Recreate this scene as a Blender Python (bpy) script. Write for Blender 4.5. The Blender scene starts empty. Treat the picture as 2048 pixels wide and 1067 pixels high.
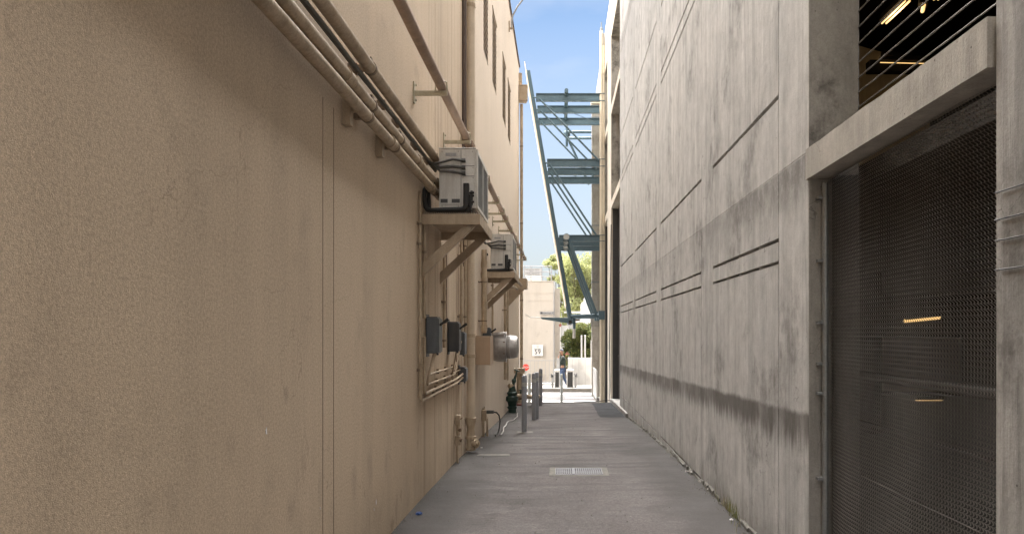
import bpy, bmesh, math, random
from mathutils import Vector, Matrix, noise
R = math.radians
random.seed(7)

# ------------------------------------------------------------------ camera, sky, sun, exposure
sc = bpy.context.scene
H = 1.6                      # eye height above the paving at the photographer's feet
F = 1400.0                   # focal length in photograph pixels (2048 wide)
CX, CY = 1121.0, 663.0       # where the alley's horizontals meet
cd = bpy.data.cameras.new('camera'); cam = bpy.data.objects.new('camera', cd)
sc.collection.objects.link(cam); sc.camera = cam
cam.location = (0, 0, H); cam.rotation_euler = (R(90), 0, 0)
cd.sensor_width = 36.0; cd.lens = 36.0 * F / 2048
cd.shift_x = -(CX - 1024) / 2048; cd.shift_y = (CY - 533.5) / 2048
cd.clip_start = 0.05; cd.clip_end = 2000
SUN_EL, SUN_DX, SUN_DY = R(34), -0.86, -0.51
S = Vector((SUN_DX, SUN_DY, 0)).normalized() * math.cos(SUN_EL); S.z = math.sin(SUN_EL)
w = bpy.data.worlds.new('World'); sc.world = w; w.use_nodes = True
nt = w.node_tree; nt.nodes.clear()
sky = nt.nodes.new('ShaderNodeTexSky'); sky.sky_type = 'NISHITA'; sky.sun_disc = False
sky.sun_elevation = SUN_EL; sky.sun_rotation = math.atan2(SUN_DX, SUN_DY)
sky.air_density = 1.0; sky.dust_density = 0.9; sky.ozone_density = 1.0
bg = nt.nodes.new('ShaderNodeBackground'); bg.inputs[1].default_value = 0.08
tc = nt.nodes.new('ShaderNodeTexCoord')
mp = nt.nodes.new('ShaderNodeMapping'); mp.inputs['Scale'].default_value = (1.0, 1.0, 2.6)
mp.inputs['Location'].default_value = (3.1, 0.4, 0.0)
cn = nt.nodes.new('ShaderNodeTexNoise'); cn.inputs['Scale'].default_value = 2.6
cn.inputs['Detail'].default_value = 9; cn.inputs['Roughness'].default_value = 0.55
cr = nt.nodes.new('ShaderNodeMapRange'); cr.inputs[1].default_value = 0.40; cr.inputs[2].default_value = 0.78
cr.inputs[3].default_value = 0.0; cr.inputs[4].default_value = 0.40
mx = nt.nodes.new('ShaderNodeMix'); mx.data_type = 'RGBA'
mx.inputs[7].default_value = (4.4, 4.4, 4.5, 1)          # thin high cloud
L = nt.links.new
L(tc.outputs['Generated'], mp.inputs[0]); L(mp.outputs[0], cn.inputs['Vector']); L(cn.outputs[0], cr.inputs[0])
sx = nt.nodes.new('ShaderNodeSeparateXYZ'); L(tc.outputs['Generated'], sx.inputs[0])
lo = nt.nodes.new('ShaderNodeMapRange'); L(sx.outputs[2], lo.inputs[0]); lo.inputs[1].default_value = 0.0; lo.inputs[2].default_value = 0.42; lo.inputs[3].default_value = 0.75; lo.inputs[4].default_value = 0.0
mxx = nt.nodes.new('ShaderNodeMath'); mxx.operation = 'MAXIMUM'; L(cr.outputs[0], mxx.inputs[0]); L(lo.outputs[0], mxx.inputs[1])
L(mxx.outputs[0], mx.inputs[0]); L(sky.outputs[0], mx.inputs[6])
# bright unseen cloud overhead, added to light the alley; clear sky beyond
def wm(op, a, b, c=0.0):
    n = nt.nodes.new('ShaderNodeMath'); n.operation = op
    for i, v in enumerate((a, b, c)):
        if isinstance(v, (int, float)): n.inputs[i].default_value = v
        else: L(v, n.inputs[i])
    return n.outputs[0]
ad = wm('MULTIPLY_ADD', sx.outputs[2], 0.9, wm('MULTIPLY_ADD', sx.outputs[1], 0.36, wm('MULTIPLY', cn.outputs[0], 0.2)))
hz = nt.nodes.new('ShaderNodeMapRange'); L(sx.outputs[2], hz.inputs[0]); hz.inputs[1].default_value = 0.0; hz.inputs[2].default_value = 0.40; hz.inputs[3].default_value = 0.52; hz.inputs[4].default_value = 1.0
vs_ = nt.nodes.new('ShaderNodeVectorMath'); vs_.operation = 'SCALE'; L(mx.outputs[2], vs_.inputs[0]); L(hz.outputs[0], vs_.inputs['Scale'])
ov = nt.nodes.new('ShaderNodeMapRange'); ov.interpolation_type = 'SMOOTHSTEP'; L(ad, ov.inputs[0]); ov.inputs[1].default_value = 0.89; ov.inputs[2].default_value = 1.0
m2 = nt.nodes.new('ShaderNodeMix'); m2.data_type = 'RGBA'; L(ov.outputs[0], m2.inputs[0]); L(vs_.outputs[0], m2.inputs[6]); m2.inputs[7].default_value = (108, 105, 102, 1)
bk = nt.nodes.new('ShaderNodeMapRange'); bk.interpolation_type = 'SMOOTHSTEP'; L(sx.outputs[1], bk.inputs[0])
bk.inputs[1].default_value = -0.15; bk.inputs[2].default_value = -0.6; bk.inputs[3].default_value = 0.0; bk.inputs[4].default_value = 1.0
m3 = nt.nodes.new('ShaderNodeMix'); m3.data_type = 'RGBA'; L(bk.outputs[0], m3.inputs[0]); L(m2.outputs[2], m3.inputs[6]); m3.inputs[7].default_value = (8.5, 8.3, 8.1, 1)  # bright sky behind the camera, added to lift camera-facing sides
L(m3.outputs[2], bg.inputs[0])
wo = nt.nodes.new('ShaderNodeOutputWorld'); L(bg.outputs[0], wo.inputs[0])
sl = bpy.data.lights.new('sun', 'SUN'); sl.energy = 0.85; sl.angle = R(0.5); sl.color = (1.0, 0.93, 0.83)
so = bpy.data.objects.new('sun', sl); sc.collection.objects.link(so)
so.rotation_euler = S.to_track_quat('Z', 'Y').to_euler(); so.location = (-20, -20, 30)
sc.view_settings.view_transform = 'Standard'; sc.view_settings.look = 'None'
sc.view_settings.exposure = 1.8; sc.view_settings.gamma = 1.0
sc.cycles.max_bounces = 10; sc.cycles.diffuse_bounces = 6; sc.cycles.transparent_max_bounces = 16
sc.cycles.use_denoising = True

# ------------------------------------------------------------------ helpers
def link(o): sc.collection.objects.link(o); return o
def P(px, py, Y):            # photograph pixel at true distance Y -> point
    return (((px - CX) * Y / F), Y, H + (CY - py) * Y / F)
def YL(px): return 1.35 * F / (CX - px)      # distance along the left wall (x = -1.35)
def YR(px): return 1.52 * F / (px - CX)      # along the right wall (x = 1.52)
XL, XR = -1.35, 1.52

def tag(o, label=None, cat=None, group=None, kind=None):
    if label: o['label'] = label
    if cat: o['category'] = cat
    if group: o['group'] = group
    if kind: o['kind'] = kind
    return o
def thing(name, loc, label, cat, group=None, kind=None):
    o = bpy.data.objects.new(name, None); o.empty_display_size = 0.1
    o.location = loc; link(o)
    return tag(o, label, cat, group, kind)

class MB:
    def __init__(s): s.v = []; s.f = []
    def add(s, vs, fs):
        n = len(s.v); s.v += [tuple(v) for v in vs]; s.f += [tuple(i + n for i in f) for f in fs]; return s
    def quad(s, a, b, c, d): return s.add([a, b, c, d], [(0, 1, 2, 3)])
    def box(s, x0, x1, y0, y1, z0, z1):
        v = [(x0,y0,z0),(x1,y0,z0),(x1,y1,z0),(x0,y1,z0),(x0,y0,z1),(x1,y0,z1),(x1,y1,z1),(x0,y1,z1)]
        return s.add(v, [(0,3,2,1),(4,5,6,7),(0,1,5,4),(1,2,6,5),(2,3,7,6),(3,0,4,7)])
    def bar(s, a, b, wd, hd, up=(0, 0, 1)):     # rectangular bar from a to b
        a = Vector(a); b = Vector(b); d = (b - a).normalized(); up = Vector(up)
        sd = d.cross(up)
        if sd.length < 1e-4: sd = d.cross(Vector((1, 0, 0)))
        sd.normalize(); u = sd.cross(d).normalized()
        v = []
        for p in (a, b):
            for i, j in ((-1,-1),(1,-1),(1,1),(-1,1)):
                v.append(p + sd * (i * wd / 2) + u * (j * hd / 2))
        return s.add(v, [(0,1,2,3),(7,6,5,4),(0,4,5,1),(1,5,6,2),(2,6,7,3),(3,7,4,0)])
    def ibeam(s, a, b, wd, hd, t=0.012):
        a = Vector(a); b = Vector(b)
        up = Vector((0, 0, 1)); d = (b - a).normalized(); sd = d.cross(up).normalized(); u = sd.cross(d)
        o = u * (hd / 2 - t / 2)
        s.bar(a + o, b + o, wd, t); s.bar(a - o, b - o, wd, t); s.bar(a, b, t, hd - 2 * t + 0.001)
        return s
    def tube(s, pts, r, n=10, caps=True):
        pts = [Vector(p) for p in pts]; rs = r if isinstance(r, (list, tuple)) else [r] * len(pts)
        rings = []; prev = None
        for i, p in enumerate(pts):
            if i == 0: d = pts[1] - pts[0]
            elif i == len(pts) - 1: d = pts[-1] - pts[-2]
            else: d = (pts[i+1] - p).normalized() + (p - pts[i-1]).normalized()
            d.normalize()
            if prev is None:
                u = d.orthogonal().normalized()
            else:
                u = prev - d * prev.dot(d)
                u = u.normalized() if u.length > 1e-6 else d.orthogonal().normalized()
            prev = u; v = d.cross(u)
            k = 1.0
            if 0 < i < len(pts) - 1:
                c = (pts[i+1] - p).normalized().dot((p - pts[i-1]).normalized())
                k = 1.0
            rings.append([p + (u * math.cos(2*math.pi*j/n) + v * math.sin(2*math.pi*j/n)) * rs[i] * k for j in range(n)])
        vs = [q for rg in rings for q in rg]; fs = []
        for i in range(len(pts) - 1):
            for j in range(n):
                fs.append((i*n+j, i*n+(j+1)%n, (i+1)*n+(j+1)%n, (i+1)*n+j))
        if caps:
            fs.append(tuple(range(n-1, -1, -1))); fs.append(tuple((len(pts)-1)*n + j for j in range(n)))
        return s.add(vs, fs)
    def lathe(s, o, ax, prof, n=24):            # prof: (distance along axis, radius)
        o = Vector(o); ax = Vector(ax).normalized(); 
        return s.tube([o + ax * (t + i * 1e-5) for i, (t, r) in enumerate(prof)], [max(r, 1e-4) for t, r in prof], n)
    def prism(s, poly, vec):                    # polygon (3D points) extruded along vec
        n = len(poly); vec = Vector(vec); p = [Vector(q) for q in poly]
        return s.add(p + [q + vec for q in p],
                     [tuple(range(n)), tuple(range(2*n-1, n-1, -1))] + [(i, n+i, n+(i+1)%n, (i+1)%n) for i in range(n)])
    def sph(s, c, r, nu=12, nv=8, sx=1, sy=1, sz=1):
        vs = []; fs = []
        for i in range(nv + 1):
            t = math.pi * i / nv
            for j in range(nu):
                a = 2 * math.pi * j / nu
                vs.append((c[0]+sx*r*math.sin(t)*math.cos(a), c[1]+sy*r*math.sin(t)*math.sin(a), c[2]+sz*r*math.cos(t)))
        for i in range(nv):
            for j in range(nu):
                fs.append((i*nu+j, (i+1)*nu+j, (i+1)*nu+(j+1)%nu, i*nu+(j+1)%nu))
        return s.add(vs, fs)
    def build(s, name, mat, parent=None, smooth=False, bevel=0, seg=2):
        off = Vector((0, 0, 0)); p = parent
        while p is not None: off += p.location; p = p.parent
        me = bpy.data.meshes.new(name)
        me.from_pydata([(v[0]-off.x, v[1]-off.y, v[2]-off.z) for v in s.v], [], s.f)
        me.validate(); 
        bm = bmesh.new(); bm.from_mesh(me); bmesh.ops.remove_doubles(bm, verts=bm.verts, dist=1e-6) if len(s.v) < 20000 else None
        bmesh.ops.recalc_face_normals(bm, faces=bm.faces) if len(s.v) < 20000 else None
        bm.to_mesh(me); bm.free()
        if smooth:
            me.polygons.foreach_set('use_smooth', [True] * len(me.polygons)); me.set_sharp_from_angle(angle=R(38))
        me.materials.append(mat)
        o = bpy.data.objects.new(name, me); o.parent = parent; link(o)
        if bevel:
            m = o.modifiers.new('bevel', 'BEVEL'); m.width = bevel; m.segments = seg; m.limit_method = 'ANGLE'; m.angle_limit = R(40)
        return o
def rounded(pts, rad, k=5):                      # round the corners of a polyline
    pts = [Vector(p) for p in pts]; out = [pts[0]]
    for i in range(1, len(pts) - 1):
        a, b, c = pts[i-1], pts[i], pts[i+1]
        r = min(rad, (b-a).length * .45, (c-b).length * .45)
        p0 = b + (a - b).normalized() * r; p1 = b + (c - b).normalized() * r
        for j in range(k + 1):
            t = j / k; out.append(p0 * (1-t)**2 + b * 2*t*(1-t) + p1 * t*t)
    out.append(pts[-1]); return out
def copy_tree(o, parent=None, delta=None):
    c = o.copy(); sc.collection.objects.link(c); c.parent = parent
    if delta is not None: c.location = o.location + Vector(delta)
    for ch in list(o.children): copy_tree(ch, c)
    return c
def panel_wall(mb, X, sgn, y0, y1, z0, z1, cuts, D_open=0.3):
    """wall face at x=X seen from the alley; cuts (ya,yb,za,zb,depth) are recessed, depth None is an opening"""
    ys = sorted({round(v, 4) for c in cuts for v in c[:2] if y0 < v < y1} | {y0, y1})
    zs = sorted({round(v, 4) for c in cuts for v in c[2:4] if z0 < v < z1} | {z0, z1})
    ny, nz = len(ys) - 1, len(zs) - 1
    D = [[0.0] * nz for _ in range(ny)]; N = set()
    for i in range(ny):
        ym = (ys[i] + ys[i+1]) / 2
        for j in range(nz):
            zm = (zs[j] + zs[j+1]) / 2
            for c in cuts:
                if c[0] < ym < c[1] and c[2] < zm < c[3]:
                    if c[4] is None: D[i][j] = D_open; N.add((i, j))
                    else: D[i][j] = c[4]; N.discard((i, j))
    for i in range(ny):
        for j in range(nz):
            x = X + sgn * D[i][j]
            if (i, j) not in N:
                mb.quad((x, ys[i], zs[j]), (x, ys[i+1], zs[j]), (x, ys[i+1], zs[j+1]), (x, ys[i], zs[j+1]))
            if i + 1 < ny and abs(D[i][j] - D[i+1][j]) > 1e-6:
                x2 = X + sgn * D[i+1][j]; y = ys[i+1]
                mb.quad((x, y, zs[j]), (x2, y, zs[j]), (x2, y, zs[j+1]), (x, y, zs[j+1]))
            if j + 1 < nz and abs(D[i][j] - D[i][j+1]) > 1e-6:
                x2 = X + sgn * D[i][j+1]; z = zs[j+1]
                mb.quad((x, ys[i], z), (x2, ys[i], z), (x2, ys[i+1], z), (x, ys[i+1], z))

# ------------------------------------------------------------------ materials
class G:
    def __init__(s, name):
        s.m = bpy.data.materials.new(name); s.m.use_nodes = True; s.t = s.m.node_tree
        s.b = s.t.nodes['Principled BSDF']; s.co = s.t.nodes.new('ShaderNodeTexCoord').outputs['Object']
    def n(s, k): return s.t.nodes.new(k)
    def l(s, a, b): s.t.links.new(a, b)
    def set(s, sock, v):
        if isinstance(v, bpy.types.NodeSocket): s.l(v, sock)
        else: sock.default_value = v
    def map(s, scale, loc=(0,0,0), rot=(0,0,0)):
        m = s.n('ShaderNodeMapping'); m.inputs['Scale'].default_value = scale; m.inputs['Location'].default_value = loc
        m.inputs['Rotation'].default_value = rot; s.l(s.co, m.inputs[0]); return m.outputs[0]
    def noise(s, scale=1, detail=4, rough=.5, mp=(1,1,1), loc=(0,0,0), dist=0):
        q = s.n('ShaderNodeTexNoise'); q.inputs['Scale'].default_value = scale; q.inputs['Detail'].default_value = detail
        q.inputs['Roughness'].default_value = rough; q.inputs['Distortion'].default_value = dist
        s.l(s.map(mp, loc), q.inputs['Vector']); return q.outputs[0]
    def vor(s, scale, feat='F1', mp=(1,1,1), loc=(0,0,0), out=0):
        q = s.n('ShaderNodeTexVoronoi'); q.feature = feat; q.inputs['Scale'].default_value = scale
        s.l(s.map(mp, loc), q.inputs['Vector']); return q.outputs[out]
    def rng(s, v, a, b, c=0., d=1., smooth=False):
        q = s.n('ShaderNodeMapRange'); q.interpolation_type = 'SMOOTHSTEP' if smooth else 'LINEAR'
        s.set(q.inputs[0], v)
        for i, x in zip((1,2,3,4), (a,b,c,d)): s.set(q.inputs[i], x)
        return q.outputs[0]
    def op(s, o, a, b=0., clamp=False):
        q = s.n('ShaderNodeMath'); q.operation = o; q.use_clamp = clamp; s.set(q.inputs[0], a); s.set(q.inputs[1], b); return q.outputs[0]
    def mix(s, f, a, b, mode='MIX'):
        q = s.n('ShaderNodeMix'); q.data_type = 'RGBA'; q.blend_type = mode; s.set(q.inputs[0], f)
        for sock, v in ((q.inputs[6], a), (q.inputs[7], b)):
            if isinstance(v, bpy.types.NodeSocket): s.l(v, sock)
            elif isinstance(v, (int, float)): sock.default_value = (v, v, v, 1)
            else: sock.default_value = (*v, 1)
        return q.outputs[2]
    def xyz(s):
        q = s.n('ShaderNodeSeparateXYZ'); s.l(s.co, q.inputs[0]); return q.outputs
    def bump(s, h, strength=.3, dist=.01, prev=None):
        q = s.n('ShaderNodeBump'); q.inputs['Strength'].default_value = strength; q.inputs['Distance'].default_value = dist
        s.l(h, q.inputs['Height'])
        if prev: s.l(prev, q.inputs['Normal'])
        return q.outputs[0]
    def out(s, col, rough=.8, metal=0., nrm=None, spec=None):
        if isinstance(col, bpy.types.NodeSocket): s.l(col, s.b.inputs['Base Color'])
        else: s.b.inputs['Base Color'].default_value = (*col, 1)
        s.set(s.b.inputs['Roughness'], rough); s.b.inputs['Metallic'].default_value = metal
        if spec is not None: s.b.inputs['Specular IOR Level'].default_value = spec
        if nrm: s.l(nrm, s.b.inputs['Normal'])
        return s.m
def paint(name, c, rough=.5, metal=0., dirt=.35, dirtc=None, scale=6., bump=.15, grain=.12):
    g = G(name)
    dc = dirtc or tuple(x * .5 for x in c)
    f = g.rng(g.noise(scale, 6, .62), .42, .72, 0, dirt)
    st = g.rng(g.noise(3, 4, .6, (8, 8, .6)), .45, .75, 0, dirt * .8)
    col = g.mix(f, c, dc); col = g.mix(st, col, dc)
    gr = g.noise(90, 3, .6); col = g.mix(1., col, g.rng(gr, .3, .7, 1 - grain, 1 + grain), 'MULTIPLY')
    return g.out(col, g.rng(g.noise(12, 3), .3, .7, rough - .08, min(1, rough + .12)), metal, g.bump(g.noise(35, 4), bump, .004))

def stucco(name, c, c2, seed=0., gz=True, grain=1.0):
    g = G(name); x, y, z = g.xyz()
    big = g.noise(.55, 5, .55, (1,1,.8), (seed,0,0)); col = g.mix(g.rng(big, .35, .65), c, c2)
    streak = g.rng(g.noise(1.0, 6, .62, (2.6, 2.6, .16), (seed,3,0)), .42, .70, 0, .42, True)
    col = g.mix(streak, col, tuple(v * .72 for v in c))
    blot = g.rng(g.noise(2.1, 7, .66, (1,1,.9), (seed,7,2)), .54, .72, 0, .42, True)
    col = g.mix(blot, col, tuple(v * .62 for v in c))
    if gz:       # splash dirt above the paving, ragged upper edge
        hgt = g.op('ADD', z, g.op('MULTIPLY', g.noise(1.6, 6, .7, (1,1.6,.5), (0,seed,0)), -1.1))
        dirt = g.rng(hgt, -.75, .12, .38, 0, True)
        col = g.mix(dirt, col, tuple(v * .5 for v in c))
        dr = g.rng(g.noise(3.0, 5, .7, (4,4,.35), (2,seed,0)), .60, .72, 0, .5, True)
        lowm = g.rng(z, .1, .9, 1, 0, True)
        col = g.mix(g.op('MULTIPLY', dr, lowm), col, tuple(v * .35 for v in c))
    if gz:       # brown run-off below the pipes and machines, and scuffs near the ground
        ro = g.rng(g.noise(1., 6, .65, (7, 7, .18), (1, seed, 6)), .50, .66, 0, .60, True)
        rm = g.op('MULTIPLY', g.rng(y, 6.2, 7.2), g.rng(y, 16., 20., 1, .3)); rz = g.rng(z, H - .3, H + 3.4, 1, .35)
        col = g.mix(g.op('MULTIPLY', ro, g.op('MULTIPLY', rm, rz)), col, (.16, .105, .07))
        sc_ = g.rng(g.noise(2.4, 7, .75, (1, 1.4, .8), (9, seed, 1)), .60, .66, 0, .45, True)
        col = g.mix(g.op('MULTIPLY', sc_, g.rng(z, .2, 1.3, 1, .1)), col, (.20, .145, .10))
        hair = g.n('ShaderNodeTexVoronoi'); hair.feature = 'DISTANCE_TO_EDGE'; hair.inputs['Scale'].default_value = .8
        va = g.n('ShaderNodeVectorMath'); va.operation = 'ADD'; vn = g.n('ShaderNodeTexNoise'); vn.inputs['Scale'].default_value = 1.9; vn.inputs['Detail'].default_value = 7
        g.l(g.co, vn.inputs['Vector']); g.l(g.co, va.inputs[0]); g.l(vn.outputs['Color'], va.inputs[1]); g.l(va.outputs[0], hair.inputs['Vector'])
        hk = g.op('MULTIPLY', g.rng(hair.outputs[0], 0, .003, 1, 0), g.rng(g.noise(.7, 2, loc=(5, 0, 2)), .54, .6, 0, .4)); col = g.mix(hk, col, (.13, .09, .06))
    if gz:       # the farther section is painted paler; a few old smudges low on the near part
        pale = g.mix(.5, col, (.66, .575, .48)); col = g.mix(g.op('MULTIPLY', g.rng(y, 9.61, 9.62), .95), col, pale)
        wob = g.op('MULTIPLY', g.op('SUBTRACT', g.noise(9, 5, .7, (1, 1, .5)), .5), 4.5)
        for px, py, ry, rz_, am in ((793,1016,.05,.13,.75), (772,925,.05,.15,.5), (740,941,.07,.16,.45), (708,962,.07,.12,.4), (573,787,.035,.05,.6), (581,1026,.06,.10,.45), (640,985,.04,.15,.35), (830,960,.1,.2,.35), (880,845,.16,.3,.35), (460,905,.05,.09,.3)):
            yc = 1.35 * F / (CX - px); zc = H + (CY - py) * yc / F
            dy = g.op('DIVIDE', g.op('SUBTRACT', y, yc), ry); dz = g.op('DIVIDE', g.op('SUBTRACT', z, zc), rz_)
            dd = g.op('ADD', g.op('ADD', g.op('MULTIPLY', dy, dy), g.op('MULTIPLY', dz, dz)), wob)
            col = g.mix(g.rng(dd, -.2, 1.4, am * .55, 0, True), col, (.20, .155, .12))
    sp = g.noise(70, 4, .75); fine = g.noise(240, 2, .7)
    col = g.mix(1., col, g.rng(sp, .3, .7, 1 - .24 * grain, 1 + .22 * grain), 'MULTIPLY')
    col = g.mix(1., col, g.rng(fine, .3, .7, 1 - .2 * grain, 1 + .2 * grain), 'MULTIPLY')
    pit = g.rng(g.vor(34, 'F1', loc=(seed,0,0)), .0, .10, .55, 0)
    col = g.mix(g.op('MULTIPLY', pit, g.rng(g.noise(1.3, 3), .5, .62)), col, tuple(v * .4 for v in c))
    n1 = g.bump(g.noise(110, 5, .7), .38, .005); n2 = g.bump(g.noise(280, 3, .6), .5, .003, n1)
    n3 = g.bump(g.noise(1.1, 3, .5), .35, .05, n2)
    return g.out(col, .88, 0, n3, .3)

def concrete(name, c, warm, seed=0., band=False, dark=0.0, board=1.0):
    g = G(name); x, y, z = g.xyz()
    big = g.noise(.8, 6, .6, (1,1,.6), (seed,0,0)); col = g.mix(g.rng(big, .35, .65, 0, 1, True), c, warm)
    bd = g.noise(1., 5, .6, (5.5, 5.5, .22), (seed,1,0)); col = g.mix(g.rng(bd, .42, .66, 0, .42 * board, True), col, tuple(v * .58 for v in c))
    bf = g.noise(1., 5, .65, (17, 17, 1.3), (seed,2,0)); col = g.mix(g.rng(bf, .54, .70, 0, .42 * board, True), col, tuple(v * .45 for v in c))
    lt = g.noise(1., 5, .6, (9, 9, .7), (seed,5,0)); col = g.mix(g.rng(lt, .52, .75, 0, .38, True), col, tuple(min(.9, v * 1.42) for v in c))
    bl = g.noise(1.35, 8, .68, (1,1,.8), (seed,9,4)); m = g.rng(bl, .51, .64, 0, .60 + dark, True)
    br = g.noise(9, 7, .75, (1,1,.8), (seed,3,1)); m = g.op('MULTIPLY', m, g.rng(br, .32, .58))
    col = g.mix(m, col, (.115, .105, .095))
    mot = g.noise(5, 8, .75, (1,1,.8), (seed,2,8)); col = g.mix(1., col, g.rng(mot, .3, .7, .76, 1.2), 'MULTIPLY')
    # lift line of the formwork, dirty below it
    if band:
        d1 = g.op('SUBTRACT', 1.105 + H, z)
        n0 = g.noise(3.2, 6, .7, (1,1,.4), (0,seed,0))
        under = g.op('MULTIPLY', g.rng(d1, 0, .012), g.rng(g.op('SUBTRACT', d1, g.op('MULTIPLY', n0, .75)), -.34, .06, 1, 0, True))
        near = g.rng(y, 4.2, 8.5, .75, .22)
        col = g.mix(g.op('MULTIPLY', g.op('MULTIPLY', under, near), g.rng(br, .3, .55, .3, 1)), col, (.10,.092,.082))
        top = g.op('ADD', g.op('MULTIPLY', y, -.024), H - .40)
        top = g.op('ADD', top, g.rng(g.noise(2.2, 3, .5, (1,1,.1), (0,5,0)), .3, .7, -.014, .014))
        d = g.op('SUBTRACT', top, z)
        dn = g.op('SUBTRACT', d, g.op('MULTIPLY', g.noise(1., 6, .7, (13,13,.8), (0,8,0)), .42))
        mk = g.op('MULTIPLY', g.rng(g.op('ADD', d, g.op('MULTIPLY', g.op('SUBTRACT', g.noise(14, 5, .7), .5), .05)), -.02, .03, 0, 1, True), g.rng(dn, -.10, .08, 1, 0, True))
        wk = g.rng(g.noise(2.3, 5, .65, (1,1,.35), (0,1,0)), .34, .56, .55, .88, True)
        wk = g.op('MULTIPLY', wk, g.rng(y, 4.0, 16., 1., .8))
        col = g.mix(g.op('MULTIPLY', mk, wk), col, (.085,.075,.064))
        low = g.rng(g.op('ADD', g.op('ADD', z, g.op('MULTIPLY', g.op('SUBTRACT', y, 6.), .03)), g.op('MULTIPLY', g.noise(2.2, 6, .7, (1,1.3,.4), (0,6,0)), -1.0)), -.62, -.15, .55, 0, True)
        col = g.mix(low, col, (.15,.135,.115))
    wet = g.rng(g.noise(1., 4, .6, (2.2, 2.2, .05), (seed,7,0)), .55, .68, 0, .22, True)
    col = g.mix(wet, col, (.13,.12,.11))
    fine = g.noise(130, 3, .7); col = g.mix(1., col, g.rng(fine, .3, .7, .88, 1.12), 'MULTIPLY')
    hole = g.rng(g.vor(15, 'F1', loc=(seed,3,0)), .035, .085, .85, 0)
    col = g.mix(g.op('MULTIPLY', hole, g.rng(g.noise(1.7, 3, loc=(seed,1,1)), .48, .6)), col, (.05,.045,.04))
    # hair cracks
    cx = g.n('ShaderNodeTexVoronoi'); cx.feature = 'DISTANCE_TO_EDGE'; cx.inputs['Scale'].default_value = .9
    vm = g.n('ShaderNodeVectorMath'); vm.operation = 'ADD'; nn = g.n('ShaderNodeTexNoise'); nn.inputs['Scale'].default_value = 2.2; nn.inputs['Detail'].default_value = 6
    g.l(g.co, nn.inputs['Vector']); g.l(g.map((1,1,.6),(seed,0,0)), vm.inputs[0]); g.l(nn.outputs['Color'], vm.inputs[1]); g.l(vm.outputs[0], cx.inputs['Vector'])
    ck = g.op('MULTIPLY', g.rng(cx.outputs[0], .0, .004, 1, 0), g.rng(g.noise(.9, 2, loc=(seed,0,5)), .5, .6, 0, .6))
    col = g.mix(ck, col, (.06,.055,.05))
    n1 = g.bump(bf, .35, .006); n2 = g.bump(g.noise(45, 6, .7), .35, .006, n1); n3 = g.bump(bd, .5, .02, n2)
    return g.out(col, .82, 0, n3, .35)

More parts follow.
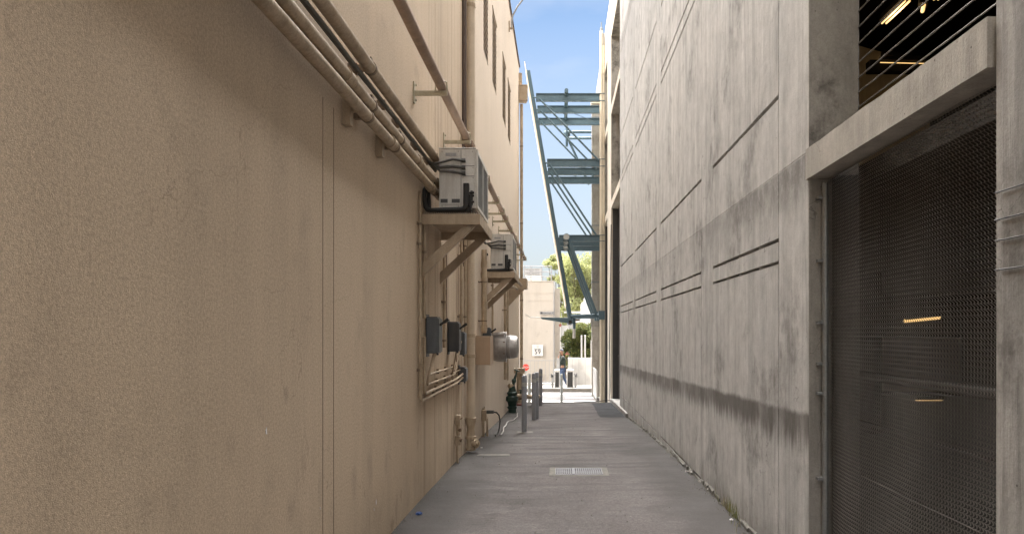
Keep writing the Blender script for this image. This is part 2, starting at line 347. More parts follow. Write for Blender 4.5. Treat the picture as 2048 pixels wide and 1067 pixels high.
def asphalt(name, c, seed=0., marks=True, patchy=1.):
    g = G(name); x, y, z = g.xyz()
    col = g.mix(g.rng(g.noise(.9, 6, .6, (1,.6,1), (seed,0,0)), .35, .65, 0, 1, True), c, tuple(v * .76 for v in c))
    dk = g.rng(g.noise(1.6, 7, .7, (1.2,.6,1), (seed,4,0)), .55, .70, 0, .42 * patchy, True); col = g.mix(dk, col, tuple(v * .45 for v in c))
    lt = g.rng(g.noise(1.3, 7, .72, (.7,2.2,1), (seed,8,0)), .54, .66, 0, .55 * patchy, True); col = g.mix(lt, col, tuple(min(.8, v * 1.55) for v in c))
    agg = g.vor(210, 'F1', loc=(seed,0,0), out=1)
    sep = g.n('ShaderNodeSeparateColor'); g.l(agg, sep.inputs[0])
    col = g.mix(1., col, g.rng(sep.outputs[0], 0, 1, .55, 1.45), 'MULTIPLY')
    col = g.mix(1., col, g.rng(g.noise(30, 6, .75), .3, .7, .68, 1.32), 'MULTIPLY')
    if marks:
        tr = g.rng(g.noise(1., 6, .7, (.55, 3.4, 1), (seed, 9, 0), .4), .48, .60, 0, .8, True)
        col = g.mix(g.op('MULTIPLY', tr, g.rng(y, 5.5, 9.5, .25, 1)), col, (.045, .041, .039))
        ed = g.rng(g.op('ADD', g.op('ABSOLUTE', g.op('SUBTRACT', x, .1)), g.op('MULTIPLY', g.noise(1.1, 6, .7, loc=(2, 2, 0)), 1.3)), 1.2, 1.85, 0, .75, True)
        col = g.mix(ed, col, (.05, .046, .043))
        # cross-wise roller seams and hairline cracks
        vm = g.n('ShaderNodeTexVoronoi'); vm.feature = 'DISTANCE_TO_EDGE'; vm.inputs['Scale'].default_value = .55
        ad = g.n('ShaderNodeVectorMath'); ad.operation = 'ADD'; nn = g.n('ShaderNodeTexNoise'); nn.inputs['Scale'].default_value = 1.4; nn.inputs['Detail'].default_value = 7
        g.l(g.co, nn.inputs['Vector']); g.l(g.map((.5,1.7,1),(seed,0,0)), ad.inputs[0]); g.l(nn.outputs['Color'], ad.inputs[1]); g.l(ad.outputs[0], vm.inputs['Vector'])
        ck = g.op('MULTIPLY', g.rng(vm.outputs[0], 0, .007, 1, 0), g.rng(g.noise(.8, 3, loc=(seed,2,0)), .48, .60, 0, .5))
        col = g.mix(ck, col, (.035,.033,.032))
        edge = g.rng(g.op('ADD', g.op('ABSOLUTE', g.op('SUBTRACT', x, .085)), g.op('MULTIPLY', g.noise(3.5, 6, .7), .35)), 1.48, 1.66, 0, .6, True)
        col = g.mix(edge, col, (.05,.046,.042))
        spots = g.rng(g.vor(5.5, 'F1', mp=(1,.8,1), loc=(seed,1,0)), .02, .05, .8, 0)
        col = g.mix(g.op('MULTIPLY', spots, g.rng(g.noise(1.4, 2, loc=(3,seed,0)), .5, .6)), col, (.05,.045,.045))
        ws = g.rng(g.vor(1.6, 'F1', mp=(1,2.5,1), loc=(seed+4,2,0)), .012, .03, .5, 0)
        ws = g.op('MULTIPLY', ws, g.rng(g.noise(20, 3), .5, .6))
        col = g.mix(ws, col, (.6,.58,.55))
    n1 = g.bump(g.vor(210, 'F1', loc=(seed,0,0)), .5, .004); n2 = g.bump(g.noise(5, 5, .6), .4, .02, n1)
    return g.out(col, g.rng(g.noise(2, 4), .3, .7, .78, .95), 0, n2, .35)

M = {}
M['stucco'] = stucco('beige_stucco', (.555,.44,.32), (.50,.395,.285))
M['stucco_far'] = stucco('cream_render', (.47,.43,.385), (.44,.40,.35), 4., False, .5)
M['concrete'] = concrete('board_formed_concrete', (.49,.48,.46), (.53,.515,.49), 0., True)
M['concrete_dark'] = concrete('weathered_concrete', (.34,.325,.30), (.37,.35,.31), 5., False, .35, .8)
M['concrete_near'] = concrete('streaked_concrete', (.37,.355,.335), (.42,.40,.37), 11., False, .2, 1.6)
M['concrete_beam'] = concrete('pale_beam_concrete', (.40,.375,.33), (.43,.40,.355), 8., False, -.3, .5)
M['concrete_in'] = concrete('shaded_interior_concrete', (.045,.038,.03), (.05,.042,.034), 2., False, 0, .5)  # garage gloom put into the colour, far darker than the outer concrete
M['asphalt'] = asphalt('alley_asphalt', (.096,.084,.080))
M['asphalt_black'] = asphalt('fresh_asphalt', (.022,.022,.024), 3., False, .5)
M['road'] = asphalt('road_asphalt', (.17,.16,.155), 6., False, .5)
M['pave'] = concrete('pale_pavement', (.25,.24,.225), (.28,.265,.24), 7., False, -.2, .2)
M['pipe'] = paint('beige_painted_pipe', (.49,.39,.275), .5, 0, .75, (.22,.16,.10), 7)
M['pipe_pale'] = paint('pale_painted_pipe', (.60,.50,.375), .5, 0, .4, (.36,.28,.2), 4)
M['pipe_worn'] = paint('worn_pinkish_pipe', (.33,.235,.17), .6, 0, .6, (.19,.13,.10), 5)
M['bracket'] = paint('beige_painted_steel', (.42,.33,.23), .5, 0, .45, (.24,.17,.11), 6)
M['clamp'] = paint('dirty_clamp', (.26,.20,.14), .5, .3, .6, (.10,.07,.05), 25)
M['greenish'] = paint('pale_strut_steel', (.42,.38,.27), .5, .1, .4, (.25,.2,.13), 12)
M['dark_conduit'] = paint('dark_cable_jacket', (.055,.055,.05), .6, 0, .4, (.12,.10,.08), 10)
M['black'] = paint('black_insulation', (.018,.018,.018), .7, 0, .4, (.05,.045,.04), 12)
M['ac'] = paint('off_white_enamel', (.62,.60,.56), .45, 0, .35, (.30,.26,.21), 4, .05)
M['grille'] = paint('dark_grille', (.05,.05,.05), .5, .2, .3)
M['grille_l'] = paint('grey_grille_wire', (.30,.30,.29), .45, .2, .4)
M['box_grey'] = paint('grey_enamel_box', (.115,.125,.135), .45, .1, .35, (.06,.06,.06), 8)
M['box_dark'] = paint('dark_enamel_box', (.045,.05,.058), .45, .1, .35, (.09,.08,.07), 8)
M['box_beige'] = paint('beige_enamel_box', (.44,.32,.22), .5, 0, .25, (.28,.2,.13), 5)
M['silver'] = paint('spun_aluminium', (.50,.48,.46), .42, .75, .45, (.22,.19,.17), 5, .1)
M['rust'] = paint('rusty_metal', (.20,.135,.085), .8, .2, .7, (.07,.035,.02), 25)
M['brown'] = paint('brown_downpipe', (.085,.058,.045), .6, 0, .35, (.15,.11,.08), 8)
M['cream'] = paint('cream_paint', (.80,.72,.58), .55, 0, .25, (.5,.42,.3), 5)
M['green'] = paint('dark_green_valve', (.012,.045,.036), .4, .1, .35, (.06,.05,.035), 20)
M['red'] = paint('dull_red_paint', (.24,.07,.05), .5, 0, .5, (.1,.04,.03), 20)
M['bollard'] = paint('grey_bollard_paint', (.25,.26,.28), .5, .0, .35, (.17,.17,.17), 14)
M['bollard_pale'] = paint('pale_bollard_paint', (.36,.38,.37), .5, .1, .35, (.2,.2,.2), 14)
M['band'] = paint('grey_reflective_band', (.46,.46,.43), .4, .1, .35, (.2,.2,.2), 14)
M['galv'] = paint('galvanised_steel', (.30,.31,.31), .45, .5, .4, (.18,.18,.17), 14)
M['steel'] = paint('slate_blue_steel', (.10,.165,.205), .42, .15, .25, (.06,.09,.11), 7, .05)
M['steel_pale'] = paint('pale_grey_steel', (.45,.46,.45), .4, .3, .3)
M['white'] = paint('white_paint', (.64,.63,.61), .5, 0, .15, (.55,.53,.5), 4, .05)
M['frame_cream'] = stucco('cream_frame_render', (.74,.68,.58), (.70,.635,.54), 6., False, .4)
M['white_wall'] = stucco('white_render', (.60,.595,.585), (.57,.565,.555), 9., False, .4)
M['lightgrey'] = paint('light_grey_paint', (.34,.34,.34), .5, 0, .2)
M['ink'] = paint('dark_lettering', (.05,.05,.055), .6, 0, 0)
M['ink_grey'] = paint('grey_lettering', (.25,.25,.26), .6, 0, 0)
M['stopred'] = paint('red_sign_face', (.62,.045,.03), .4, 0, .1)
M['rubber'] = paint('black_rubber', (.02,.02,.02), .6, 0, .3, (.06,.055,.05), 15)
M['cable_grey'] = paint('grey_cable', (.32,.30,.28), .6, 0, .4)
M['iron'] = paint('worn_grate_iron', (.15,.152,.16), .5, .4, .6, (.14,.13,.13), 18)
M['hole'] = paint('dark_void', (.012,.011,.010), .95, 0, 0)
M['darksteel'] = paint('dark_grey_plate', (.085,.085,.085), .6, .1, .4, (.05,.05,.05), 4)
M['mesh'] = paint('woven_steel_wire', (.27,.25,.225), .5, 0, .4, (.10,.085,.07), 30)
M['wire'] = paint('dull_tension_cable', (.30,.285,.27), .45, .4, .3)
M['blue'] = paint('blue_plastic', (.01,.05,.19), .4, 0, .2)
M['paper'] = paint('white_paper', (.72,.70,.68), .8, 0, .2, (.4,.35,.4), 30)
M['hole_dust'] = paint('dusty_mortar', (.15,.138,.12), .9, 0, .7, (.08,.075,.068), 12)
M['skin'] = paint('skin', (.23,.12,.075), .55, 0, 0)
M['jacket'] = paint('dark_green_cloth', (.022,.032,.028), .85, 0, .3)
M['jeans'] = paint('blue_denim', (.05,.08,.15), .85, 0, .3)
M['beanie'] = paint('grey_knit', (.13,.14,.18), .9, 0, .3)
M['shoe'] = paint('white_shoe', (.6,.6,.6), .6, 0, .2)
M['bark'] = paint('bark', (.13,.10,.075), .9, 0, .5, (.06,.045,.03), 9, .6)
def leafmat(name, a, b, c):
    g = G(name); q = g.n('ShaderNodeObjectInfo')
    f = g.noise(1.6, 3, .6); col = g.mix(g.rng(f, .38, .62), a, b)
    f2 = g.noise(23, 2, .6); col = g.mix(g.rng(f2, .5, .7), col, c)
    m = g.out(col, .6, 0, None, .3)
    tr = g.n('ShaderNodeBsdfTranslucent'); g.l(col, tr.inputs[0]); ms = g.n('ShaderNodeMixShader'); ms.inputs[0].default_value = .5
    o = [n for n in g.t.nodes if n.type == 'OUTPUT_MATERIAL'][0]
    g.l(g.b.outputs[0], ms.inputs[1]); g.l(tr.outputs[0], ms.inputs[2]); g.l(ms.outputs[0], o.inputs[0]); return m
M['leaf_pale'] = leafmat('yellow_green_leaves', (.42,.43,.20), (.31,.35,.16), (.52,.49,.24))
M['leaf_dark'] = leafmat('dark_green_leaves', (.15,.19,.07), (.09,.13,.05), (.42,.33,.10))
M['grass'] = leafmat('dry_grass', (.12,.14,.05), (.25,.2,.1), (.08,.11,.03))
def lamp(name, c, s):
    g = G(name); g.b.inputs['Emission Color'].default_value = (*c, 1); g.b.inputs['Emission Strength'].default_value = s
    return g.out((.8,.8,.8), .5)
M['tube'] = lamp('warm_fluorescent_tube', (1., .60, .22), .38)
M['ledge'] = paint('dirty_mortar_ledge', (.15,.14,.12), .9, 0, .8, (.05,.046,.04), 9)
M['ramp'] = paint('ramp_wall_paint', (.6,.52,.38), .8, 0, .4, (.3,.25,.18), 3)
M['sealant'] = paint('brown_sealant', (.17,.12,.09), .8, 0, .4, (.1,.07,.05), 8)
M['dim'] = paint('dim_rail', (.035,.032,.03), .6, 0, .3)
# ------------------------------------------------------------------ the setting: ground
TAB = [(-30, 0), (6, 0), (8.8, -.045), (11.4, -.125), (16, -.335), (20.3, -.455), (22, -.66), (24.8, -.86), (30, -.93), (40, -1.05), (60, -1.15), (600, -1.2)]
def gz(y):
    for (a, za), (b, zb) in zip(TAB, TAB[1:]):
        if y <= b: return za + (zb - za) * max(0, (y - a)) / (b - a)
    return TAB[-1][1]
def gx(x, y):
    t = max(0., min(1., (y - 5) / 5)) * max(0., min(1., (20.3 - y) / 2))
    return gz(y) - .03 * t * math.cos(max(-1.57, min(1.57, (x - .1) * 1.1))) + (-.03 * t * max(0, -x) / 1.35)
def sheet(name, xs, ys, dz, mat, undul=0., fn=None):
    mb = MB(); nx = len(xs)
    for y in ys:
        for x in xs:
            z = (fn(x, y) if fn else gx(x, y)) + dz
            if undul: z += undul * noise.noise(Vector((x * 1.3, y * .8, 3.)))
            mb.v.append((x, y, z))
    for j in range(len(ys) - 1):
        for i in range(nx - 1):
            a = j * nx + i; mb.f.append((a, a + 1, a + nx + 1, a + nx))
    return tag(mb.build(name, mat, None, True), kind='structure')
def lin(a, b, n): return [a + (b - a) * i / n for i in range(n + 1)]
sheet('ground', [-600, -100, -40, -10, 0, 10, 40, 100, 600], [-300, -30, 0, 6, 8.8, 11.4, 16, 20.3, 22, 24.8, 30, 40, 60, 300, 900], -.09, M['pave'], fn=lambda x, y: gz(y))
sheet('alley', lin(-1.75, 1.75, 28), lin(-12, 20.3, 190), 0, M['asphalt'], .012)
sheet('alley_apron', [-30, -8, -3, -1, 0, 1, 3, 8, 30], [20.32, 20.8, 21.4, 22, 23, 24.4], -.03, M['pave'], fn=lambda x, y: gz(y))
sheet('road', [-30, -8, -3, -1, 0, 1, 3, 8, 30], [24.4, 24.8, 26, 28, 29.8, 33, 36], -.035, M['road'], fn=lambda x, y: gz(y))
for k, (ya, yb) in enumerate([(24.9, 25.45), (26.5, 27.15), (28.3, 29.0)]):
    sheet('road_marking', lin(-9, 9, 6) if k != 1 else [.2, 3, 9], [ya, yb], -.03, M['white'], fn=lambda x, y: gz(y))
mb = MB()                                          # kerb lip where the alley asphalt stops
mb.box(-1.4, 1.7, 20.24, 20.33, -.62, -.446)
tag(mb.build('kerb', M['hole_dust']), kind='structure')
mb = MB(); mb.box(-2.1, 9, 29.9, 31.6, -1.2, gz(30) + .12)
tag(mb.build('traffic_island', M['pave'], None, False, .02), kind='structure')
def patch(name, poly, dz, mat):
    """irregular sheet on the alley"""
    mb = MB(); n = 26; c = poly
    x0, x1, y0, y1 = c
    xs = lin(x0, x1, 10); ys = lin(y0, y1, 10)
    for y in ys:
        for i, x in enumerate(xs):
            e = .06 * (x1 - x0); xx = x + (noise.noise(Vector((y * 3, i, 1))) * e if i in (0, 10) else 0)
            yy = y + (noise.noise(Vector((x * 4, y, 5))) * .06 * (y1 - y0) if y in (ys[0], ys[-1]) else 0)
            mb.v.append((xx, yy, gx(xx, yy) + .012 * noise.noise(Vector((xx * 1.3, yy * .8, 3.))) + dz))
    for j in range(10):
        for i in range(10):
            a = j * 11 + i; mb.f.append((a, a + 1, a + 12, a + 11))
    return tag(mb.build(name, mat, None, True), kind='structure')
patch('dark_paving_patch', (.90, 1.50, 15.9, 20.1), .006, M['asphalt_black'])
patch('pale_paving_patch', (-1.15, -.70, 9.62, 9.80), .006, M['hole_dust'])
patch('pale_paving_patch', (-.78, -.50, 12.5, 12.85), .006, M['hole_dust'])

# ------------------------------------------------------------------ beige building on the left
LB = thing('beige_building', (-1.35, 0, 0), 'beige stucco building with louvred vents filling the left side of the alley', 'building')
ROOF = H + 8.62; YE = 22.85
vents = [(12.27, 13.03, 4.94, 6.42), (13.89, 14.72, 4.96, 6.40), (16.3, 17.2, 5.0, 6.45), (17.95, 18.85, 5.0, 6.45)]
cuts = []
for a in (3.975, 4.165): cuts.append((a - .004, a + .004, -1, H + 1.33, .022))
for a in (7.55, 8.70, 11.0): cuts.append((a - .004, a + .004, -1, ROOF - .1, .014))
cuts.append((9.60, 9.63, -1, ROOF, .03))
for a, b, c, d in vents: cuts.append((a, b, H + c, H + d, .16))
mb = MB(); panel_wall(mb, XL, -1, -7, YE, -1.5, ROOF, cuts)
mb.quad((XL, YE, -1.5), (-14, YE, -1.5), (-14, YE, ROOF), (XL, YE, ROOF))
mb.quad((XL, -7, -1.5), (-14, -7, -1.5), (-14, -7, ROOF), (XL, -7, ROOF))
mb.quad((-14, -7, -1.5), (-14, YE, -1.5), (-14, YE, ROOF), (-14, -7, ROOF))
mb.quad((XL, -7, ROOF), (XL, YE, ROOF), (-14, YE, ROOF), (-14, -7, ROOF))
mb.build('wall', M['stucco'], LB)
for a in (3.975, 4.165): MB().box(XL - .01, XL + .0012, a - .0032, a + .0032, -.4, H + 1.33).build('joint_sealant', M['sealant'], LB)
mb = MB(); mb.box(-1.55, -1.315, -7, YE + .03, ROOF + .002, ROOF + .05); mb.build('roof_coping', M['brown'], LB)
mb = MB(); mb.box(-13.8, -4.6, 1, YE - 2, ROOF + .01, ROOF + 3.6); mb.build('sun_block_storey', M['stucco'], LB)  # unseen set-back storey, added to keep sun off the right wall
for a, b, c, d in vents:
    mb = MB(); n = 13
    for i in range(n):
        z = H + c + (d - c) * (i + .5) / n; q = (d - c) / n * .42
        mb.add([(-1.345, a+.01, z - q), (-1.345, b-.01, z - q), (-1.345, b-.01, z - q + .022), (-1.345, a+.01, z - q + .022),
                (-1.44, a+.01, z + q), (-1.44, b-.01, z + q), (-1.44, b-.01, z + q + .022), (-1.44, a+.01, z + q + .022)],
               [(0,1,2,3),(7,6,5,4),(3,2,6,7),(0,4,5,1),(0,3,7,4),(1,5,6,2)])
    mb.build('louver_vent', M['cream'] if False else M['bracket'], LB)
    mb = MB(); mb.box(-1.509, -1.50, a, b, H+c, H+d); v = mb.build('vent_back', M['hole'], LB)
    mb = MB(); mb.box(-1.352, -1.335, a - .05, b + .05, H + d + .002, H + d + .05); mb.build('vent_hood', M['bracket'], LB)

def ypipe(name, x, z, r, y0, y1, clamps, label, cat, group, mat='pipe', couplings=(), wall=True, cmat='clamp', sag=.0):
    t = thing(name, (x, y0, z), label, cat, group)
    n = max(2, int((y1 - y0) / .8)); pts = []
    for i in range(n + 1):
        y = y0 + (y1 - y0) * i / n
        pts.append((x + .003 * noise.noise(Vector((y, r * 50, 0))), y, z + .005 * noise.noise(Vector((y * .9, x * 9, 4))) - sag * math.sin(math.pi * i / n)))
    MB().tube(pts, r, 16).build('pipe', M[mat], t, True)
    for y in couplings:
        m = MB(); m.tube([(x, y - .045, z), (x, y + .045, z)], r + .006, 16); m.tube([(x, y - .055, z), (x, y - .045, z)], r + .010, 16); m.tube([(x, y + .045, z), (x, y + .055, z)], r + .010, 16)
        m.build('coupling', M[mat], t, True)
    for y in clamps:
        m = MB(); m.tube([(x, y - .014, z), (x, y + .014, z)], r + .005, 16)
        m.box(x - .012, x + .012, y - .017, y + .017, z + r, z + r + .03); m.tube([(x - .006, y-.03, z + r + .018), (x - .006, y + .03, z + r + .018)], .005, 6)
        if wall: m.box(XL + .001, x - r * .6, y - .02, y + .02, z - .018, z + .018)
        m.build('clamp', M[cmat], t, True)
    return t
g1 = 'long conduits running along the beige wall'
ypipe('wall_conduit', -1.262, H + 1.405, .038, -6.8, 7.35, [YL(708), YL(766), YL(852), 1.6], 'lowest and thickest-looking beige conduit of the run high on the left wall', 'conduit', g1, couplings=(YL(760)-.02, 7.2-.4, .9))
ypipe('wall_conduit', -1.262, H + 1.505, .038, -6.8, 7.4, [YL(716), YL(777), YL(858), 1.9], 'second beige conduit from the bottom, touching the lowest one on the left wall', 'conduit', g1, couplings=(YL(665), YL(815), .7))
ypipe('wall_conduit', -1.262, H + 1.745, .041, -6.8, 7.45, [YL(714), YL(856), 1.2], 'separate beige conduit above the dark cable, ending behind the nearer air conditioner', 'conduit', g1)
t = thing('cable_run', (-1.30, 0, H + 1.62), 'thin dark grey cable strapped between the beige conduits on the left wall', 'cable')
MB().tube([(-1.285 + .006 * noise.noise(Vector((y * .2, 1, 0))), y * .2, H + 1.655 + .010 * noise.noise(Vector((y * .35, 0, 0)))) for y in range(-34, 37)], .017, 8).build('cable', M['dark_conduit'], t, True)
MB().tube([(-1.30, y * .2, H + 1.69 + .010 * noise.noise(Vector((y * .3, 5, 0)))) for y in range(-34, 37)], .009, 8).build('cable', M['dark_conduit'], t, True)
for y in (YL(696), YL(754), YL(845), 5.6, 6.3, 2.0):
    MB().box(-1.35, -1.29, y - .012, y + .012, H + 1.63, H + 1.70).build('strap', M['clamp'], t)
# wooden blocks under the two lowest conduits
for px in (686, 752):
    y = YL(px); MB().box(-1.349, -1.30, y - .02, y + .05, H + 1.28, H + 1.47).build('standoff_block', M['bracket'], LB)
# the outboard pipe on long brackets
t = ypipe('bracketed_pipe', -1.095, H + 2.25, .043, -6.8, 21.7, [], 'pinkish brown pipe held away from the left wall on long horizontal brackets', 'pipe', None, 'pipe_worn', couplings=(YL(880) + .6,))
for y in (3.3, 6.43, 8.08, 10.3, 11.9, 13.0, 13.9, 15.2, 16.6, 18.2, 19.9, 21.4):
    m = MB(); z = H + 2.25 - .062
    m.box(XL, -1.04, y - .02, y + .02, z - .018, z + .017); m.box(XL + .001, XL + .012, y - .03, y + .03, z - .09, z + .10)
    m.tube([(-1.095 - .055, y, z + .02), (-1.095 - .05, y, z + .1), (-1.095, y, z + .117), (-1.095 + .05, y, z + .1), (-1.095 + .055, y, z + .02)], .007, 6)
    m.tube([(XL + .02, y, z + .075), (XL + .03, y, z + .075)], .012, 8); m.tube([(XL + .02, y, z - .065), (XL + .03, y, z - .065)], .012, 8)
    m.build('bracket', M['greenish'], t, False)

# ------------------------------------------------------------------ air conditioners and their shelves
def shelf(y0, y1, xo, zt, label):
    t = thing('wall_shelf', (XL, y0, zt - .6), label, 'shelf', 'steel wall shelves along the left wall')
    m = MB(); m.box(XL + .002, xo, y0, y0 + .012, zt - .10, zt); m.box(xo - .012, xo, y0 + .013, y1 - .013, zt - .10, zt); m.box(XL + .002, xo, y1 - .012, y1, zt - .10, zt)
    m.box(XL + .002, xo - .013, y0 + .013, y1 - .013, zt - .012, zt - .003)
    m.build('shelf_frame', M['bracket'], t, False, .002)
    m = MB()
    k = 0; x = XL + .02
    while x < xo - .02: m.box(x, x + .008, y0 - .002, y1, zt + .001, zt + .016); x += .021
    m.build('grating', M['clamp'], t)
    for y in (y0 + .07, y1 - .09):
        m = MB(); a = Vector((xo - .11, y, zt - .105)); b = Vector((XL + .005, y, zt - .56))
        m.prism([(xo - .17, y, zt - .101), (xo - .05, y, zt - .101), (XL + .003, y, zt - .60), (XL + .003, y, zt - .47)], (0, .045, 0))
        m.build('brace', M['bracket'], t, False, .002)
    return t
shelf(6.75, 7.92, -.775, H + 1.135, 'nearer beige steel wall shelf on two diagonal braces carrying an air conditioner')
shelf(11.85, 13.05, -.773, H + 1.012, 'beige steel wall shelf on diagonal braces below the farther air conditioner')
def aircon(y0, zb, label):
    x0, x1, y1, zt = -1.197, -.838, y0 + 1.0, zb + .585
    t = thing('air_conditioner', (x0, y0, zb), label, 'air conditioner', 'outdoor units on wall shelves')
    MB().box(x0, x1, y0, y1, zb, zt).build('casing', M['ac'], t, False, .008)
    m = MB(); m.box(x0 - .004, x1 + .004, y0 - .004, y1 + .004, zt + .001, zt + .014); m.build('lid', M['ac'], t, False, .004)
    m = MB(); m.box(x0 + .215, x0 + .219, y0 - .0035, y0 - .0005, zb + .01, zt - .01); m.box(x0 + .222, x1 - .01, y0 - .0035, y0 - .0005, zb + .315, zb + .319)
    m.box(x0 + .222, x1 - .01, y0 - .0035, y0 - .0005, zb + .415, zb + .419); m.box(x0 + .02, x0 + .20, y0 - .0035, y0 - .0005, zb + .035, zb + .037)
    m.build('panel_seam', M['hole'], t)
    for x, z in ((.03,.56),(.19,.56),(.33,.56),(.235,.40),(.335,.40),(.235,.30),(.335,.30),(.03,.02),(.19,.02)):
        MB().tube([(x0 + x, y0 - .003, zb + z), (x0 + x, y0 - .0005, zb + z)], .005, 6).build('screw', M['clamp'], t)
    for a_, b_, c_, d_, mt in ((.015, .085, .055, .092, 'darksteel'), (.125, .205, .055, .092, 'darksteel'), (.065, .17, .515, .545, 'lightgrey')):
        MB().box(x0 + a_, x0 + b_, y0 - .004, y0 - .0006, zb + c_, zb + d_).build('data_plate', M[mt], t)
    m = MB(); m.box(x1 + .0005, x1 + .006, y0 + .05, y1 - .04, zb + .04, zt - .05); m.build('grille_back', M['grille'], t)
    m = MB()
    for i in range(26):
        z = zb + .05 + i * .0195; m.box(x1 + .008, x1 + .013, y0 + .05, y1 - .04, z, z + .003)
    for i in range(12): 
        y = y0 + .05 + i * (1 - .1) / 11; m.box(x1 + .0135, x1 + .0175, y, y + .012, zb + .04, zt - .05)
    m.build('fan_grille', M['grille_l'], t)
    m = MB(); m.box(x1 + .001, x1 + .022, y0 + .002, y0 + .045, zb + .004, zt - .004); m.box(x1 + .001, x1 + .022, y1 - .035, y1 - .002, zb + .004, zt - .004)
    m.box(x1 + .001, x1 + .021, y0 + .046, y1 - .036, zt - .045, zt - .004); m.box(x1 + .001, x1 + .021, y0 + .046, y1 - .036, zb + .004, zb + .036); m.box(x1 + .001, x1 + .020, y0 + .50, y0 + .52, zb + .037, zt - .046)
    m.build('grille_frame', M['ac'], t, False, .003)
    m = MB()
    for x in (x0 + .05, x1 - .09): m.box(x, x + .04, y0 + .05, y1 - .05, zb - .05, zb - .001)
    m.build('rubber_foot', M['rubber'], t)
    # valve cover, black lagged pipes going round the base to the wall
    m = MB(); m.box(x0 + .245, x0 + .30, y0 - .05, y0 - .005, zb + .02, zb + .24); m.box(x0 + .31, x0 + .335, y0 - .03, y0 - .005, zb + .03, zb + .17)
    for z in (.06, .12, .15): m.tube([(x0 + .30, y0 - .025, zb + z), (x0 + .35, y0 - .025, zb + z)], .012, 8)
    m.build('service_valve', M['black'], t, True, .004)
    m = MB(); m.tube(rounded([(x0 + .27, y0 - .03, zb + .23), (x0 + .27, y0 - .045, zb - .015), (x0 - .12, y0 - .045, zb - .03), (x0 - .145, y0 - .04, zb + .17), (x0 - .06, y0 + .02, zb + .26)], .05), .024, 10)
    m.tube(rounded([(x0 + .31, y0 - .02, zb + .12), (x0 + .31, y0 - .02, zb - .03), (x0 - .09, y0 - .02, zb - .04), (x0 - .11, y0, zb + .30), (x0 - .10, y0 + .2, zb + .34)], .05), .018, 10)
    m.build('lagged_pipe', M['black'], t, True)
    m = MB()
    for q, (zz, rr) in enumerate(((.47, .012), (.40, .015), (.345, .012))):
        zw = zb + .43 + .012 * q
        m.tube([(x0 + .235, y0 - .012, zb + zz), (x0 + .14, y0 - .04, zb + zz + .005), (x0 + .02, y0 - .05, zb + zz - .03 + .02 * q), (x0 - .09, y0 - .02, zw), (x0 - .14, y0 + .05, zw + .03)], rr, 8)
        m.tube([(x0 + .225, y0 - .012, zb + zz), (x0 + .262, y0 - .010, zb + zz)], rr + .008, 8)
    m.build('flexible_conduit', M['galv' if q < 0 else 'dark_conduit'], t, True)
    return t
aircon(6.9, H + 1.215, 'nearer and larger-looking off-white air conditioner with three cables on its face')
aircon(12.0, H + 1.075, 'farther off-white air conditioner with tangled cables over its upper face')
m = MB()                                           # a third shelf end far down the wall
t = thing('wall_shelf', (XL, 17.6, H + .9), 'small beige box bracket on the left wall beyond both air conditioners', 'bracket', None)
m.box(XL, -.86, 17.8, 18.3, H + 1.10, H + 1.36); m.prism([(XL, 17.78, H + .62), (XL, 17.78, H + 1.09), (-.9, 17.78, H + 1.09)], (0, .05, 0)); m.build('bracket_box', M['bracket'], t)
MB().tube(rounded([(-1.25, 13.2, H + 1.05), (-1.02, 14.6, H + 1.12), (-.98, 16.6, H + 1.16), (-1.0, 17.75, H + 1.18)], .2), .035, 10).build('pipe', M['pipe'], t, True)
MB().tube(rounded([(-1.25, 13.3, H + .95), (-1.10, 14.8, H + 1.02), (-1.08, 16.8, H + 1.06), (-1.1, 17.75, H + 1.08)], .2), .03, 10).build('pipe', M['pipe'], t, True)

# ------------------------------------------------------------------ vertical pipes on the left wall
def vpipe(name, px, Yd, off, r, za, zb, label, cat, group=None, mat='pipe', straps=(), coup=(), n=12):
    x = XL + off; t = thing(name, (x, Yd, za), label, cat, group)
    MB().tube([(x, Yd, za), (x + .002, Yd, (za + zb) / 2), (x, Yd, zb)], r, n).build('pipe', M[mat], t, True)
    for z in straps:
        m = MB(); m.tube([(x, Yd, z - .012), (x, Yd, z + .012)], r + .004, n); m.box(XL + .001, XL + .008, Yd - r - .04, Yd + r + .04, z - .014, z + .014)
        m.tube([(XL + .008, Yd - r - .025, z), (XL + .02, Yd - r - .025, z)], .008, 6); m.box(XL + .008, x, Yd - .01, Yd + .01, z - .008, z + .008); m.build('strap', M['clamp'], t, True)
    for z in coup:
        m = MB(); m.tube([(x, Yd, z - .04), (x, Yd, z + .04)], r + .008, n); m.tube([(x, Yd, z + .04), (x, Yd, z + .05)], r + .014, n); m.build('coupling', M[mat], t, True)
    return t
gv = 'upright conduits on the left wall'
vpipe('upright_conduit', 0, 6.62, .020, .013, H - .62, H + 1.33, 'thin upright conduit just left of the grey switch box, nearest the camera', 'conduit', gv, straps=(H + 1.02, H + .83, H - .36))
vpipe('upright_conduit', 0, 6.86, .018, .016, H + .13, H + 1.3, 'thin upright conduit dropping into the top of the paler grey switch box', 'conduit', gv, straps=(H + .78,))
vpipe('upright_conduit', 0, 7.98, .025, .018, H - .18, H + .98, 'slightly bent upright conduit between the two switch boxes, under the shelf', 'conduit', gv, straps=(H + .34, H - .1))
vpipe('upright_conduit', 0, 8.12, .02, .012, H + .1, H + 1.02, 'thin rusty upright conduit into the top of the dark switch box', 'conduit', gv, 'rust', straps=(H + .5,))
vpipe('upright_conduit', 0, 9.22, .045, .018, H - .02, H + 1.6, 'upright conduit left of the drainpipe under the near shelf', 'conduit', gv, straps=(H + .2, H + 1.0), coup=(H + .18,))
